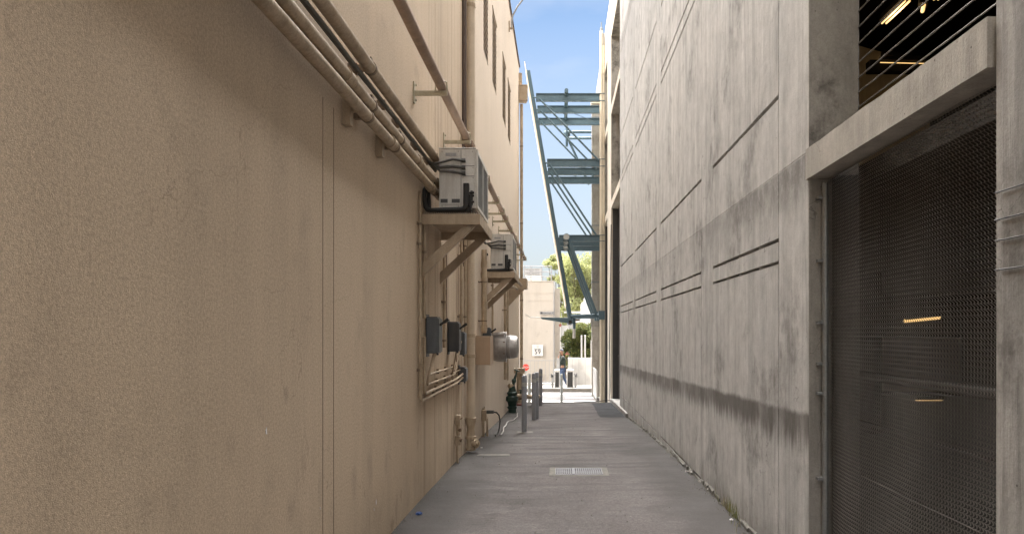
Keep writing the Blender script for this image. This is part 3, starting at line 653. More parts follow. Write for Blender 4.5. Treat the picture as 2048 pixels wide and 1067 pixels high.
vpipe('upright_conduit', 0, 9.42, .065, .020, H - .45, H + 1.6, 'upright conduit touching the left side of the thick drainpipe', 'conduit', gv, straps=(H + .2, H + 1.15))
vpipe('upright_conduit', 0, 11.55, .09, .045, H - .02, H + 1.35, 'thick upright conduit with collars rising from the beige wall box', 'conduit', gv, straps=(H + .18, H + .82), coup=(H + 1.1, H + .06))
vpipe('upright_conduit', 0, 13.6, .03, .02, H - .5, H + 1.9, 'slim upright conduit behind the farther shelf', 'conduit', gv, straps=(H + .9,))
vpipe('upright_conduit', 0, 16.2, .07, .035, H - 1.1, H + 1.0, 'upright pipe rising beside the silver exhaust fan beyond the second shelf', 'pipe', gv, straps=(H + .5,))
vpipe('upright_conduit', 0, 17.4, .04, .02, H - 1.2, H + 1.1, 'slim upright conduit near the green valve', 'conduit', gv, straps=(H - .4,))
vpipe('brown_downpipe', 0, 9.62, .025, .034, H + .9, ROOF - .05, 'dark brown vertical downpipe crossing the upper left wall above the air conditioner', 'downpipe', None, 'brown', straps=())
# thick drainpipe to the ground
zg = gz(9.9); x = -1.275; yd = 9.95
t = thing('drainpipe', (x, yd, zg), 'thick beige drainpipe reaching the paving with a widened foot and side outlet', 'drainpipe')
MB().tube([(x, yd, zg + .42), (x, yd, H + 3), (x, yd, ROOF - .3)], .062, 18).build('pipe', M['pipe_pale'], t, True)
m = MB(); m.lathe((x, yd, zg), (0,0,1), [(0,.070),(.02,.075),(.04,.060),(.16,.060),(.165,.080),(.20,.080),(.205,.062),(.26,.060),(.30,.052),(.42,.078),(.46,.080),(.465,.063)], 20); m.build('funnel', M['pipe'], t, True)
m = MB(); m.lathe((x, yd, zg + .10), (.85,-.5,0), [(0,.05),(.075,.05),(.08,.062),(.11,.062),(.115,.03),(.14,.03)], 16); m.build('outlet_cap', M['pipe'], t, True)
for z in (H - .08, H - .72 + .35, H + 2.6, H + 4.6):
    m = MB(); m.tube([(x, yd, z), (x, yd, z + .05)], .069, 18); m.build('collar', M['pipe'], t, True)
# downspout with its leader head at the building's far corner
t = thing('downspout', (XL + .06, 22.6, -.6), 'beige corner downspout with a square leader head near the roof', 'downspout')
MB().tube([(-1.27, 22.8, -.6), (-1.27, 22.8, H + 7.4)], .05, 14).build('pipe', M['pipe'], t, True)
m = MB(); m.prism([(-1.345, 22.55, H+7.45), (-1.12, 22.55, H+7.45), (-1.07, 22.55, H+7.55), (-1.07, 22.55, H+7.92), (-1.345, 22.55, H+7.92)], (0,.33,0)); m.build('leader_head', M['bracket'], t, False, .005)
m = MB(); m.box(-1.345, -1.06, 22.54, 22.89, H+7.922, H+7.95); m.box(-1.349, -1.25, 22.6, 22.84, H+8.05, H+8.35); m.build('head_rim', M['bracket'], t)
for z in (H-.9, H+1, H+3.5, H+6): MB().tube([(-1.27, 22.8, z), (-1.27, 22.8, z+.05)], .056, 12).build('collar', M['clamp'], t, True)
# gooseneck lamp arm near the roof
y = 18.3; t = thing('wall_lamp', (XL, y, H + 8.0), 'curved white gooseneck lamp arm at the top of the left wall', 'wall lamp')
MB().tube([(XL + .07, y, H+7.9), (XL + .07, y, H + 8.1), (XL + .10, y, H+8.25), (XL + .22, y, H + 8.48), (XL+.36, y, H+8.67), (XL + .75, y, H+9.1), (XL+1.1, y, H + 9.3)], .022, 10).build('arm', M['lightgrey'], t, True)
m = MB(); m.box(XL, XL + .03, y - .05, y + .05, H+7.85, H+8.1); m.box(XL, XL + .12, y - .02, y + .02, H+7.90, H+7.94); m.build('base_plate', M['bracket'], t)
m = MB(); m.lathe((XL+1.1, y, H+9.32), (0,0,-1), [(0,.03),(.05,.05),(.10,.14),(.18,.20)], 16); m.build('lamp_shade', M['lightgrey'], t, True)

# ------------------------------------------------------------------ electrical boxes
def swbox(y, z0, z1, dx, dy, mat, label, cat='switch box', lever=True, stand=.012, stub=True):
    x0 = XL + stand; t = thing('switch_box', (XL, y, z0), label, cat, 'electrical boxes on the left wall')
    MB().box(x0, x0 + dx, y, y + dy, z0, z1).build('casing', M[mat], t, False, .006)
    m = MB(); m.box(x0 + dx + .001, x0 + dx + .012, y - .008, y + dy + .008, z0 + .012, z1 - .01); m.build('cover', M[mat], t, False, .003)
    m = MB(); m.box(XL + .001, x0 - .001, y + .02, y + dy - .02, z0 - .035, z1 + .035)
    m.box(x0 - .004, x0 + dx - .01, y + .004, y + dy, z1 + .001, z1 + .01)
    m.tube([(x0 + dx - .02, y + dy * .5, z0 - .02), (x0 + dx - .02, y + dy * .5, z0)], .012, 8); m.build('mounting_plate', M['box_dark'], t)
    if lever:
        m = MB(); m.bar((x0 + dx + .012, y + .03, z1 - .075), (x0 + dx + .075, y + .03, z1 - .03), .022, .022); m.bar((x0+dx+.055, y + .03, z1 - .045), (x0 + dx + .10, y + .03, z1 - .012), .026, .03)
        m.build('lever', M['black'], t, False, .003)
    return t
t1 = swbox(6.98, H - .215, H + .140, .115, .19, 'box_grey', 'paler grey switch box with a side lever, first and nearest on the left wall')
t2 = swbox(8.33, H - .235, H + .110, .120, .17, 'box_dark', 'dark charcoal switch box with a side lever, second along the left wall')
t3 = swbox(9.08, H - .30, H - .01, .085, .2, 'box_grey', 'flat grey box without a lever beside the drainpipe', lever=False)
t4 = swbox(9.22, H - .66, H - .475, .085, .16, 'box_grey', 'small grey junction box where the bent horizontal conduits end', 'junction box', False)
t5 = swbox(12.1, H - .085, H + .065, .12, .13, 'box_grey', 'small grey switch box above the beige box near the exhaust fan')
t = thing('wall_box', (XL, 11.0, H - .52), 'large plain beige metal box on the left wall beside the silver fan', 'wall box')
MB().box(XL + .002, XL + .235, 11.0, 11.5, H - .52, H - .075).build('casing', M['box_beige'], t, False, .006)
MB().box(XL + .236, XL + .246, 10.99, 11.51, H - .53, H - .065).build('cover', M['box_beige'], t, False, .003)
MB().box(XL + .002, XL + .26, 10.98, 11.0, H - .074, H - .062).build('rain_hood', M['bracket'], t)
# bent horizontal conduits below the switch boxes
gh = 'horizontal conduits below the switch boxes'
XW = XL + .028
def hc(pts, r, label):
    t = thing('bent_conduit', pts[0], label, 'conduit', gh)
    MB().tube(rounded(pts, .07), r, 10).build('pipe', M['pipe'], t, True)
    ys = [p[1] for p in pts]; zc = pts[-2][2]
    for k in (.25, .55, .85):
        y = min(ys) + (max(ys) - min(ys)) * k * .8 + .2
        z = min(p[2] for p in pts)
        MB().box(XL + .001, XW, y - .008, y + .008, z - .026, z + .026).build('strap', M['clamp'], t)
hc([(XW, 6.62, H - .30), (XW, 6.62, H - .655), (XW, 8.9, H - .650), (XL + .06, 9.2, H - .60), (XL + .06, 9.3, H - .60)], .016, 'lowest of the bent horizontal conduits, running the full width below the boxes')
hc([(XW, 6.80, H - .05), (XW, 6.80, H - .605), (XW, 8.9, H - .60), (XL + .06, 9.2, H - .555), (XL + .06, 9.3, H - .555)], .016, 'second lowest bent horizontal conduit, just above the lowest')
hc([(XL + .08, 7.02, H - .22), (XW, 6.92, H - .525), (XW, 8.75, H - .53), (XL + .05, 8.98, H - .25), (XL + .05, 9.1, H - .16)], .013, 'third bent conduit up from the lowest, turning up to the flat grey box')
hc([(XL + .09, 7.05, H - .22), (XW, 7.0, H - .43), (XW, 8.7, H - .43), (XL + .06, 8.9, H - .20), (XL + .06, 9.1, H - .12)], .012, 'uppermost bent horizontal conduit below the paler switch box')
hc([(XL + .10, 8.42, H - .24), (XL + .05, 8.42, H - .5), (XW, 8.55, H - .505), (XW, 9.2, H - .50)], .010, 'short rusty conduit from the dark switch box down to the junction box')
MB().tube([(XL + .10, 8.42, H - .235), (XL + .10, 8.42, H - .36)], .006, 6).build('rod', M['rust'], t2, True)

# ------------------------------------------------------------------ exhaust fan
y = 12.35; zc = H - .265; t = thing('exhaust_fan', (XL, y, zc), 'silver domed exhaust fan sticking out of the left wall', 'exhaust fan')
m = MB(); m.lathe((XL, y, zc), (1,0,0), [(0,.13),(.07,.15),(.10,.175),(.13,.215),(.17,.240),(.22,.255),(.28,.262),(.385,.262),(.395,.24),(.40,.15)], 32); m.build('dome', M['silver'], t, True)
m = MB(); m.lathe((XL + .39, y, zc + .0), (1,0,0), [(0,.19),(.02,.20),(.06,.204),(.065,.210),(.08,.210),(.085,.203),(.15,.20),(.20,.18),(.222,.14),(.23,.01)], 28); m.build('motor_cap', M['silver'], t, True)
m = MB(); m.tube([(XL + .39, y, zc), (XL + .402, y, zc)], .272, 32); m.build('rim', M['silver'], t, True)
m = MB()
for a in range(0, 360, 45):
    c, s = math.cos(R(a + 20)), math.sin(R(a + 20)); m.box(XL + .355, XL + .395, y + s * .252 - .012, y + s * .252 + .012, zc + c * .252 - .012, zc + c * .252 + .012)
m.build('clip', M['clamp'], t)
# standpipe of rusty fittings
y = 8.93; zg = gz(y); t = thing('rusty_fitting', (XL + .03, y, zg), 'rusty wall fitting of two small boxes on a thin pipe low on the left wall', 'pipe fitting')
MB().tube([(XL + .035, y, zg - .05), (XL + .035, y, H - 1.05)], .016, 10).build('pipe', M['pipe'], t, True)
m = MB(); m.box(XL + .012, XL + .075, y - .04, y + .04, H - 1.19, H - 1.055); m.build('upper_box', M['pipe'], t, True, .008)
m = MB(); m.box(XL + .012, XL + .08, y - .04, y + .04, H - 1.44, H - 1.32); m.tube([(XL + .05, y, H-1.33), (XL + .05, y, H - 1.18)], .022, 10); m.build('lower_box', M['pipe'], t, True, .01)
m = MB(); m.tube([(XL + .08, y, H - 1.10), (XL + .088, y, H - 1.11)], .022, 9); m.tube([(XL + .07, y - .02, H - 1.37), (XL + .095, y - .02, H - 1.38)], .026, 9); m.sph((XL + .06, y, H - 1.25), .028, 8, 6); m.build('rusty_cap', M['rust'], t, True)
# hose connection with black hose
y = 11.95; zg = gz(y); t = thing('hose_bib', (XL + .03, y, zg), 'black hose hanging in an arc from a beige pipe connection low on the left wall', 'hose')
MB().tube([(XL + .035, y, zg - .05), (XL + .035, y, H - 1.30)], .02, 10).build('pipe', M['pipe'], t, True)
MB().tube([(XL + .09, y + .1, zg - .05), (XL + .09, y + .1, H - 1.48), (XL + .05, y, H - 1.5)], .018, 10).build('pipe', M['pipe'], t, True)
m = MB(); m.box(XL + .005, XL + .09, y - .04, y + .04, H - 1.52, H - 1.33); m.tube([(XL + .05, y, H-1.33), (XL + .05, y, H - 1.27)], .012, 8); m.build('junction', M['pipe'], t, True, .008)
MB().tube([(XL + .09, y, H - 1.365), (XL + .21, y, H - 1.365)], [.03, .028], 12).build('hose_end', M['dark_conduit'], t, True)
MB().tube([(XL + .20, y, H - 1.365), (XL + .26, y, H - 1.375), (XL + .30, y, H - 1.42), (XL + .32, y, H - 1.52), (XL + .31, y - .05, H - 1.64), (XL + .29, y - .12, gz(y-.12) + .03), (XL + .26, y - .22, gz(y-.2) + .005)], .012, 10).build('hose', M['rubber'], t, True)
# grey cable lying along the wall foot
pts = [(XL + .33 + .06 * noise.noise(Vector((k * .4, 3, 0))) - .012 * k * (k < 9), 12.0 + k * .36, 0) for k in range(15)]
pts = [(a, b, gx(a, b) + .02) for a, b, _ in pts]
tag(MB().tube(pts, .012, 8).build('ground_cable', M['cable_grey'], None, True), 'pale grey cable lying on the paving from the black hose toward the green valve', 'cable')

# ------------------------------------------------------------------ green valve assembly
y = 17.4; x = -1.20; zg = gz(y)
t = thing('green_valve', (x, y, zg), 'dark green backflow valve stack with handwheel standing at the foot of the left wall', 'valve')
m = MB(); m.lathe((x, y, zg - .03), (0,0,1), [(0,.10),(.10,.10),(.11,.125),(.15,.125),(.16,.10),(.26,.115),(.30,.15),(.40,.15),(.43,.11),(.46,.13),(.50,.13),(.52,.10),(.60,.085),(.66,.07)], 18); m.build('valve_body', M['green'], t, True)
m = MB(); m.tube([(x, y, zg + .6), (x + .06, y, zg + .80), (x + .12, y, zg + 1.0)], [.05, .035, .018], 10); m.sph((x + .045, y, zg + .76), .06, 10, 8)
m.tube([(x + .06, y, zg + 1.03), (x + .19, y, zg + .99)], .016, 8); m.build('valve_stem', M['green'], t, True)
MB().sph((x - .03, y, zg + .63), .085, 12, 8).build('cap', M['pipe'], t, True)
m = MB(); m.tube(rounded([(x + .1, y, zg + .38), (x + .30, y, zg + .40), (x + .42, y + .2, zg + .34), (x + .62, y + 1.2, zg + .26)], .08), .055, 12); m.build('side_pipe', M['pipe'], t, True)
m = MB(); m.tube([(x + .12, y - .05, zg + .18), (x + .30, y, zg + .16), (x + .32, y, zg + .36)], .035, 10); m.tube([(x+.3, y, zg+.16), (x+.3, y, zg+.02)], .05, 10); m.build('red_branch', M['red'], t, True)
m = MB(); m.tube([(x + .22, y, zg + .44), (x + .22, y, zg + .53)], .02, 8); m.tube([(x + .16, y, zg + .53), (x + .28, y, zg + .53)], .012, 8); m.sph((x+.22,y,zg+.47), .035, 8, 6); m.build('handle', M['green'], t, True)
t = thing('pipe_stand', (-1.27, 19.6, gz(19.6)), 'beige boxed pipe end standing beside the far corner behind the bollards', 'pipe')
m = MB(); m.box(-1.30, -1.0, 19.5, 19.8, H - 1.16, H - 1.02); m.tube([(-1.16, 19.65, gz(19.6) - .05), (-1.16, 19.65, H - 1.16)], .075, 12); m.build('casing', M['pipe'], t, True)
m = MB(); m.tube(rounded([(-1.2, 18.3, gz(18)+.25), (-.85, 18.8, gz(18)+.25), (-.6, 19.6, gz(19)+.18), (-.6, 19.7, gz(19.7)-.02)], .1), .05, 10); m.build('elbow_pipe', M['rust'], t, True)

for px, py, s_ in ((532, 862, .012), (752, 1003, .014), (748, 1018, .008), (640, 1015, .006)):
    yc = YL(px); zc = H + (CY - py) * yc / F; rnd = random.Random(px); n = 9
    MB().prism([(XL + .0005, yc + s_ * .7 * rnd.uniform(.5, 1.2) * math.cos(k * 6.283 / n), zc + s_ * 1.5 * rnd.uniform(.5, 1.2) * math.sin(k * 6.283 / n)) for k in range(n)], (.002, 0, 0)).build('plaster_chip', M['paper'], LB)
# ------------------------------------------------------------------ bollards
def bollard(px, y, label, h=1.03, r=.049, mat='bollard', grp='bollards in a line at the alley end', zb=None):
    x = (px - CX) * y / F; z = zb if zb is not None else gx(x, y)
    t = thing('bollard', (x, y, z), label, 'bollard', grp)
    MB().lathe((x, y, z - .05), (0,0,1), [(0, r), (.05 + h - .02, r), (.05 + h - .006, r - .006), (.05 + h, r - .02), (.051 + h, 0)], 20).build('post', M[mat], t, True)
    MB().tube([(x, y, z + h - .20), (x, y, z + h - .125)], r + .0015, 20).build('reflective_band', M['band'], t, True)
    return t
b0 = bollard(1048.5, 12.7, 'nearest and tallest-looking grey bollard in a pale mortar ring')
bollard(1068, 15.5, 'front grey bollard of the overlapping pair in the middle')
bollard(1073.5, 15.9, 'rear grey bollard of the overlapping pair, mostly hidden', 1.05)
bollard(1081.5, 19.5, 'farthest grey bollard of the dark row, at the end of the asphalt', 1.02)
bollard(1058.5, 23.3, 'pale grey bollard out past the alley end, left of the dark ones', 1.0, .055, 'bollard_pale', 'pale street bollards', gz(23.3) - .03)
bollard(1123, 24.9, 'slim pale bollard alone in the sunlit middle of the alley mouth', 1.0, .045, 'bollard_pale', 'pale street bollards', gz(24.9) - .03)

# ------------------------------------------------------------------ drain grate
y0, y1, x0, x1 = 8.02, 8.50, -.13, .56; zd = gx(.2, 8.25) + .012
t = thing('drain_grate', ((x0+x1)/2, y0, zd), 'worn rectangular metal drain grate set in a mortar frame in the paving', 'drain grate')
m = MB(); m.box(x0, x1, y0, y0 + .05, zd - .05, zd); m.box(x0, x1, y1 - .05, y1, zd - .05, zd); m.box(x0, x0 + .07, y0 + .05, y1 - .05, zd - .05, zd); m.box(x1 - .07, x1, y0 + .05, y1 - .05, zd - .05, zd)
m.build('mortar_frame', M['hole_dust'], t)
m = MB(); m.box(x0 + .07, x1 - .07, y0 + .05, y1 - .05, zd - .06, zd - .04); m.build('pit', M['hole'], t)
m = MB(); n = 22
for i in range(n + 1):
    x = x0 + .075 + (x1 - x0 - .15) * i / n; m.box(x - .0065, x + .0065, y0 + .052, y1 - .052, zd - .03, zd + .004)
for j in range(5):
    y = y0 + .06 + (y1 - y0 - .12) * j / 4; m.box(x0 + .071, x1 - .071, y - .012, y + .012, zd - .028, zd + .0015)
m.box(x0 + .27, x0 + .29, y0 + .052, y1 - .052, zd - .03, zd + .006)
m.build('grate', M['iron'], t)

# ------------------------------------------------------------------ litter and weeds
def crumple(name, c, r, mat, label, cat='litter', seed=1, flat=.5):
    rnd = random.Random(seed); m = MB(); m.sph(c, r, 10, 7, 1, 1.2, flat)
    m.v = [(v[0] + rnd.uniform(-.3,.3)*r, v[1] + rnd.uniform(-.3,.3)*r, max(c[2] - r*flat*.6, v[2] + rnd.uniform(-.2,.2)*r)) for v in m.v]
    return tag(m.build(name, mat), label, cat, 'scraps of litter')
def gpt(px, py, zoff=.0):
    Yy = 5.
    for _ in range(30): Yy = (H - gz(Yy)) * F / (py - CY)
    return ((px - CX) * Yy / F, Yy, gx((px - CX) * Yy / F, Yy) + zoff)
crumple('crumpled_wrapper', gpt(838, 1027, .012), .028, M['blue'], 'crumpled blue wrapper on the paving near the left wall', seed=3)
crumple('paper_scrap', gpt(1463, 1040, .01), .016, M['paper'], 'small whitish paper scrap beside the weeds at the right wall', seed=4)
crumple('paper_scrap', gpt(1374, 943, .01), .022, M['paper'], 'pale torn scrap against the right wall level with the drain grate', seed=5, flat=.3)
crumple('paper_scrap', gpt(792, 1050, .006), .009, M['paper'], 'tiny white scrap in the paving corner at the left wall', seed=6)
crumple('paper_scrap', gpt(963, 891, .006), .016, M['paper'], 'tiny pale scrap on the paving right of the drainpipe foot', seed=7, flat=.25)
m = MB(); rnd = random.Random(11)
for i in range(90):
    bx, by, bz = gpt(1476 + rnd.gauss(0, 9), 1030 + rnd.gauss(0, 14)); bx = min(bx, 1.50)
    h = rnd.uniform(.04, .19); a = rnd.uniform(0, 6.28); l = rnd.uniform(.01, .06); wv = Vector((math.cos(a + 1.57), math.sin(a + 1.57), 0)) * .0022
    p0 = Vector((bx, by, bz)); p1 = p0 + Vector((math.cos(a) * l * .4, math.sin(a) * l * .4, h * .6)); p2 = p0 + Vector((math.cos(a) * l, math.sin(a) * l, h))
    m.add([p0 - wv, p0 + wv, p1 + wv * .7, p1 - wv * .7, p2], [(0,1,2,3), (3,2,4)])
tag(m.build('weeds', M['grass']), 'thin dry weeds growing at the foot of the concrete wall', 'weeds', kind='stuff')
m = MB(); rnd = random.Random(5)                     # grit gathered in the wall corners
for i in range(1500):
    side = rnd.random() < .6; y = 4.5 + 14 * rnd.random() ** 1.6
    x = (XR - abs(rnd.gauss(0, .035)) - .005) if side else (XL + abs(rnd.gauss(0, .03)) + .005)
    if rnd.random() < .15: x = rnd.uniform(XL, XR)
    s = rnd.uniform(.002, .007) * (1.6 if side else 1.); z = gx(x, y) + .006
    m.add([(x-s, y, z), (x, y-s, z), (x+s, y, z), (x, y+s, z), (x, y, z+s*1.2)], [(0,1,4),(1,2,4),(2,3,4),(3,0,4)])
tag(m.build('grit', M['hole_dust']), 'loose grit and crumbs of mortar gathered along the wall feet', 'grit', kind='stuff')
# ------------------------------------------------------------------ concrete parking building on the right
RB = thing('concrete_building', (XR, 0, 0), 'board-marked grey concrete parking building forming the right side of the alley', 'building')
TOP = H + 10.25; Y0N = -7; YB0, YB1 = 2.45, 4.29; YC = 17.9; YD = 30.4
cuts = []
def vj(y, w=.010, d=.014): cuts.append((y - w/2, y + w/2, -1.5, TOP, d))
bays = [(4.88, 6.98), (7.56, 10.6), (11.1, 14.2), (14.7, 17.6)]
for a, b in bays:
    for z, h in ((.470, .026), (.625, .028), (1.62, .034), (3.735, .030), (3.905, .030), (4.90, .03), (7.0, .03), (7.17, .03)):
        cuts.append((a, b, H + z, H + z + h, .07))
    if a > 7: cuts.append((a, b, H - 1.60, H - 1.575, .05))
for y in (4.88, 6.98, 7.56, 10.6, 11.1, 14.2, 14.7, 17.6): vj(y, .012)
for y in (5.36, 5.97, 6.42, 8.05, 8.52, 9.05, 9.63, 10.15, 11.75, 12.3, 12.95, 13.5, 15.3, 15.9, 16.6, 17.1): vj(y, .003, .005)
for z in (1.105, 4.38): cuts.append((4.30, YC, H + z, H + z + .004, .006))
mb = MB(); panel_wall(mb, XR, 1, YB1, YC, -1.5, TOP, cuts)
mb.quad((XR, YB1, -1.5), (1.83, YB1, -1.5), (1.83, YB1, TOP), (XR, YB1, TOP))
mb.quad((1.83, YB1, -1.5), (1.83, YC, -1.5), (1.83, YC, TOP), (1.83, YB1, TOP))
mb.quad((XR, YC, -1.5), (1.83, YC, -1.5), (1.83, YC, TOP), (XR, YC, TOP))
mb.quad((XR, YB1, TOP), (1.83, YB1, TOP), (1.83, YC, TOP), (XR, YC, TOP))
mb.build('wall', M['concrete'], RB)
MB().box(XR + .002, 1.82, YB1 - .008, YB1 - .001, -1.4, TOP - .01).build('pier_face', M['concrete_dark'], RB)
MB().box(1.66, 1.825, YB1 - .02, YB1 - .009, -1.4, H + .955).build('jamb_shade_sheet', M['darksteel'], RB)  # added dark sheet, stands for the shade on the jamb behind the screen
MB().box(XR + .02, 1.93, Y0N, YB0, -1.4, TOP).build('near_pier', M['concrete_near'], RB, False, .004)
m = MB(); m.box(XR - .004, XR + .019, Y0N, YB0 - .045, -1.4, TOP); m.box(XR + .004, XR + .0195, YB0 - .043, YB0 + .0, -1.4, TOP); m.build('pier_cladding', M['concrete_near'], RB, False, .003)
# spandrel beam across the garage opening
m = MB(); n = 24; zt = H + 1.112; zb = H + .932; r_ = random.Random(3); js = 0
top = []; 
for i in range(n + 1):
    if i % 5 == 2: js = r_.uniform(-.006, .006)
    top.append(zt + js + r_.uniform(-.0015, .0015))
ys = [YB0 + .02 + (YB1 + .012 - YB0 - .02) * i / n for i in range(n + 1)]
for i in range(n):
    for a in range(1):
        y, y2 = ys[i], ys[i+1]; xo, xi = XR - .014, XR + .13
        m.quad((xo, y, zb), (xo, y2, zb), (xo, y2, top[i+1]), (xo, y, top[i])); m.quad((xi, y, zb), (xi, y2, zb), (xi, y2, top[i+1]), (xi, y, top[i]))
        m.quad((xo, y, top[i]), (xo, y2, top[i+1]), (xi, y2, top[i+1]), (xi, y, top[i])); m.quad((xo, y, zb), (xo, y2, zb), (xi, y2, zb), (xi, y, zb))
m.quad((XR-.014, ys[0], zb), (XR+.13, ys[0], zb), (XR+.13, ys[0], top[0]), (XR-.014, ys[0], top[0])); m.quad((XR-.014, ys[-1], zb), (XR+.13, ys[-1], zb), (XR+.13, ys[-1], top[-1]), (XR-.014, ys[-1], top[-1]))
m.build('spandrel_beam', M['concrete_beam'], RB)
# far part: cream frame with deep openings
cuts = []; 
for ya, yb in ((YC, 21.05), (22.65, 24.6), (26.1, 28.6)):
    for za, zb in ((-2.6, 3.70), (3.92, 6.52), (6.76, 8.86)): cuts.append((ya, yb, H + za, H + zb, None))
mb = MB(); panel_wall(mb, XR, 1, YC + .002, YD, -1.8, TOP, cuts, .25)
mb.quad((XR, YD, -1.8), (12, YD, -1.8), (12, YD, TOP), (XR, YD, TOP))
mb.build('far_frame', M['frame_cream'], RB)
mb = MB()
for ya, yb in ((YC + .01, 21.05), (22.65, 24.6), (26.1, 28.6)):
    for za, zb in ((3.92, 6.52), (6.76, 8.86)):
        mb.box(XR + .26, XR + .27, ya - .2, yb + .2, H + za - .1, H + zb + .1)
        mb.box(XR + .012, XR + .251, yb - .006, yb - .001, H + za, H + zb); mb.box(XR + .012, XR + .25, ya, yb - .007, H + zb - .006, H + zb - .001)
mb.build('recess_lining', M['concrete_dark'], RB)
mb = MB()
for ya, yb in ((YC + .01, 21.05), (22.65, 24.6), (26.1, 28.6)):
    mb.box(XR + .225, XR + .235, ya, yb - .01, gz(ya) - .4, H + 3.69)
    mb.box(XR + .05, XR + .222, yb - .03, yb - .002, gz(ya) - .3, H + 3.69)
    for k in range(1, 4): mb.box(XR + .20, XR + .224, ya, yb - .035, gz(ya) + k * 1.25, gz(ya) + k * 1.25 + .05)
mb.build('ground_floor_screen', M['darksteel'], RB)
m = MB(); rb_ = random.Random(4); y = 4.35               # uneven mortar ledge along the wall foot
while y < 15.6:
    d = rb_.uniform(.05, .22); h = rb_.uniform(.0, .045); o_ = rb_.uniform(.006, .028); z = gx(XR, y + d / 2)
    h2 = h + rb_.uniform(-.012, .012)
    m.add([(XR - .001, y, z - .1), (XR - o_, y, z - .1), (XR - o_, y, z + h), (XR - .001, y, z + h + .012), (XR - .001, y + d, z - .1), (XR - o_ * .7, y + d, z - .1), (XR - o_ * .7, y + d, z + h2), (XR - .001, y + d, z + h2 + .012)],
          [(0,1,2,3),(7,6,5,4),(1,5,6,2),(2,6,7,3),(0,4,5,1),(0,3,7,4)]); y += d + .001
m.build('foot_ledge', M['ledge'], RB)
m = MB()                                             # plinth under the far bays
for k, y in enumerate(lin(15.8, 21.0, 8)[:-1]):
    z = gz(y + .3) ; m.box(XR - .05, XR + .2 if y > YC - .6 else XR - .002, y, y + .648, z - .3, z + .10)
m.build('plinth', M['concrete'], RB)
# building shell
mb = MB()
mb.box(1.84, 16, YC + .3, YC + .5, -2, TOP - .3) if False else None
mb.quad((16, Y0N, -2), (16, YD, -2), (16, YD, TOP), (16, Y0N, TOP)); mb.quad((XR + .3, Y0N, -2), (16, Y0N, -2), (16, Y0N, TOP), (XR + .3, Y0N, TOP))
mb.quad((XR + .3, Y0N, TOP - .005), (16, Y0N, TOP - .005), (16, YD, TOP - .005), (XR + .3, YD, TOP - .005))
mb.quad((1.83, YC - .1, -2), (16, YC - .1, -2), (16, YC - .1, TOP), (1.83, YC - .1, TOP))
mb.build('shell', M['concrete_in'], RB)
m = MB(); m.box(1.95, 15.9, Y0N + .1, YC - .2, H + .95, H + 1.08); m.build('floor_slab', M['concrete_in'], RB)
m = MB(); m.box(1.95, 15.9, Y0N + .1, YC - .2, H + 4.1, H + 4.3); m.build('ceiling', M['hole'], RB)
m = MB(); m.box(5.1 - 2.9, 5.05, 11.0, 11.1, .001, H + .94); m.box(2.2, 15.8, 17.55, 17.6, .001, H + .94); m.build('dark_partition', M['hole'], RB)  # near-black sheets stand for the shade deep in the garage
m = MB(); m.box(1.86, 15.9, Y0N + .1, YC - .2, -.06, .0); m.build('basement_floor', M['dim'], RB)  # floor colour darkened to stand for the unlit interior
# pale ramp wall seen through the upper opening
m = MB(); pts = []
for k in range(13):
    t_ = k / 12; pts.append((3.75 + t_ * 1.0, 9.0, H + 3.70 - .19 * math.sin(t_ * math.pi / 2)))
m.prism([(3.6, 9.0, H + 1.09), (4.75, 9.0, H + 1.09)] + pts[::-1] + [(3.6, 9., H + 3.74)], (0, .2, 0)); m.build('ramp_wall', M['ramp'], RB)
m = MB(); m.box(3.92, 4.72, 8.86, 8.99, H + 3.30, H + 3.44); m.build('wall_channel', M['hole'], RB)
m = MB(); m.box(5.1, 6.85, 12.0, 12.2, H - 1.02, H - .10); m.build('interior_panel', M['ramp'], RB)
m = MB(); m.tube([(2.1, Y0N + .3, H - .30), (2.1, 12, H - .30)], .03, 10)
for z in (-.62, -1.0): m.tube([(2.1, Y0N + .3, H + z), (2.1, 12, H + z)], .006, 8)
m.build('inner_rail', M['dim'], RB, True)
# lamps inside the garage
def strip(a, b, sep, label, n=2, r=.012, glow=0):
    a = Vector(a); b = Vector(b); t = thing('strip_lamp', a, label, 'ceiling lamp', 'strip lamps in the garage')
    d = (b - a).normalized(); s = d.cross(Vector((0, 0, 1))).normalized() * sep
    for k in range(n):
        o = s * (k - (n - 1) / 2); MB().tube([a + o, b + o], r, 8).build('tube', M['tube'], t, True)
    if glow:
        ld = bpy.data.lights.new('lamp_glow', 'POINT'); ld.energy = glow; ld.color = (1., .66, .32); ld.shadow_soft_size = .1
        lo_ = bpy.data.objects.new('lamp_glow', ld); lo_.parent = t; lo_.location = (b - a) * .5 + Vector((0, 0, -.12)); link(lo_)
    m = MB(); m.bar(a + Vector((0,0,.05)), b + Vector((0,0,.05)), sep + .06, .05); m.build('lamp_body', M['hole'], t)
ZL = H + 3.2
strip((3.36, 7.27, ZL), (3.36, 6.78, ZL), .045, 'lit pair of lamp tubes nearest the pier in the upper opening', 2, .010, 1.6)
strip((3.36, 6.66, ZL), (3.36, 6.3, ZL), .05, 'lit lamp tubes next up the ceiling row, cut by the photo edge', 2, .011)
strip((3.62, 6.75, ZL), (3.62, 6.2, ZL), .04, 'lit lamp tubes in the second ceiling row of the upper opening', 2, .010)
strip((3.62, 7.0, ZL), (3.56, 6.86, ZL), .02, 'short bright lamp stub just below the second ceiling row', 1, .018)
strip((4.02, 8.80, H + 3.38), (4.70, 8.80, H + 3.365), .02, 'long thin lit tube on the pale ramp wall', 1, .006)
strip((4.10, 8.92, H + 3.495), (4.46, 8.92, H + 3.44), .02, 'slanting lit strip above the long thin tube on the ramp wall', 1, .008)
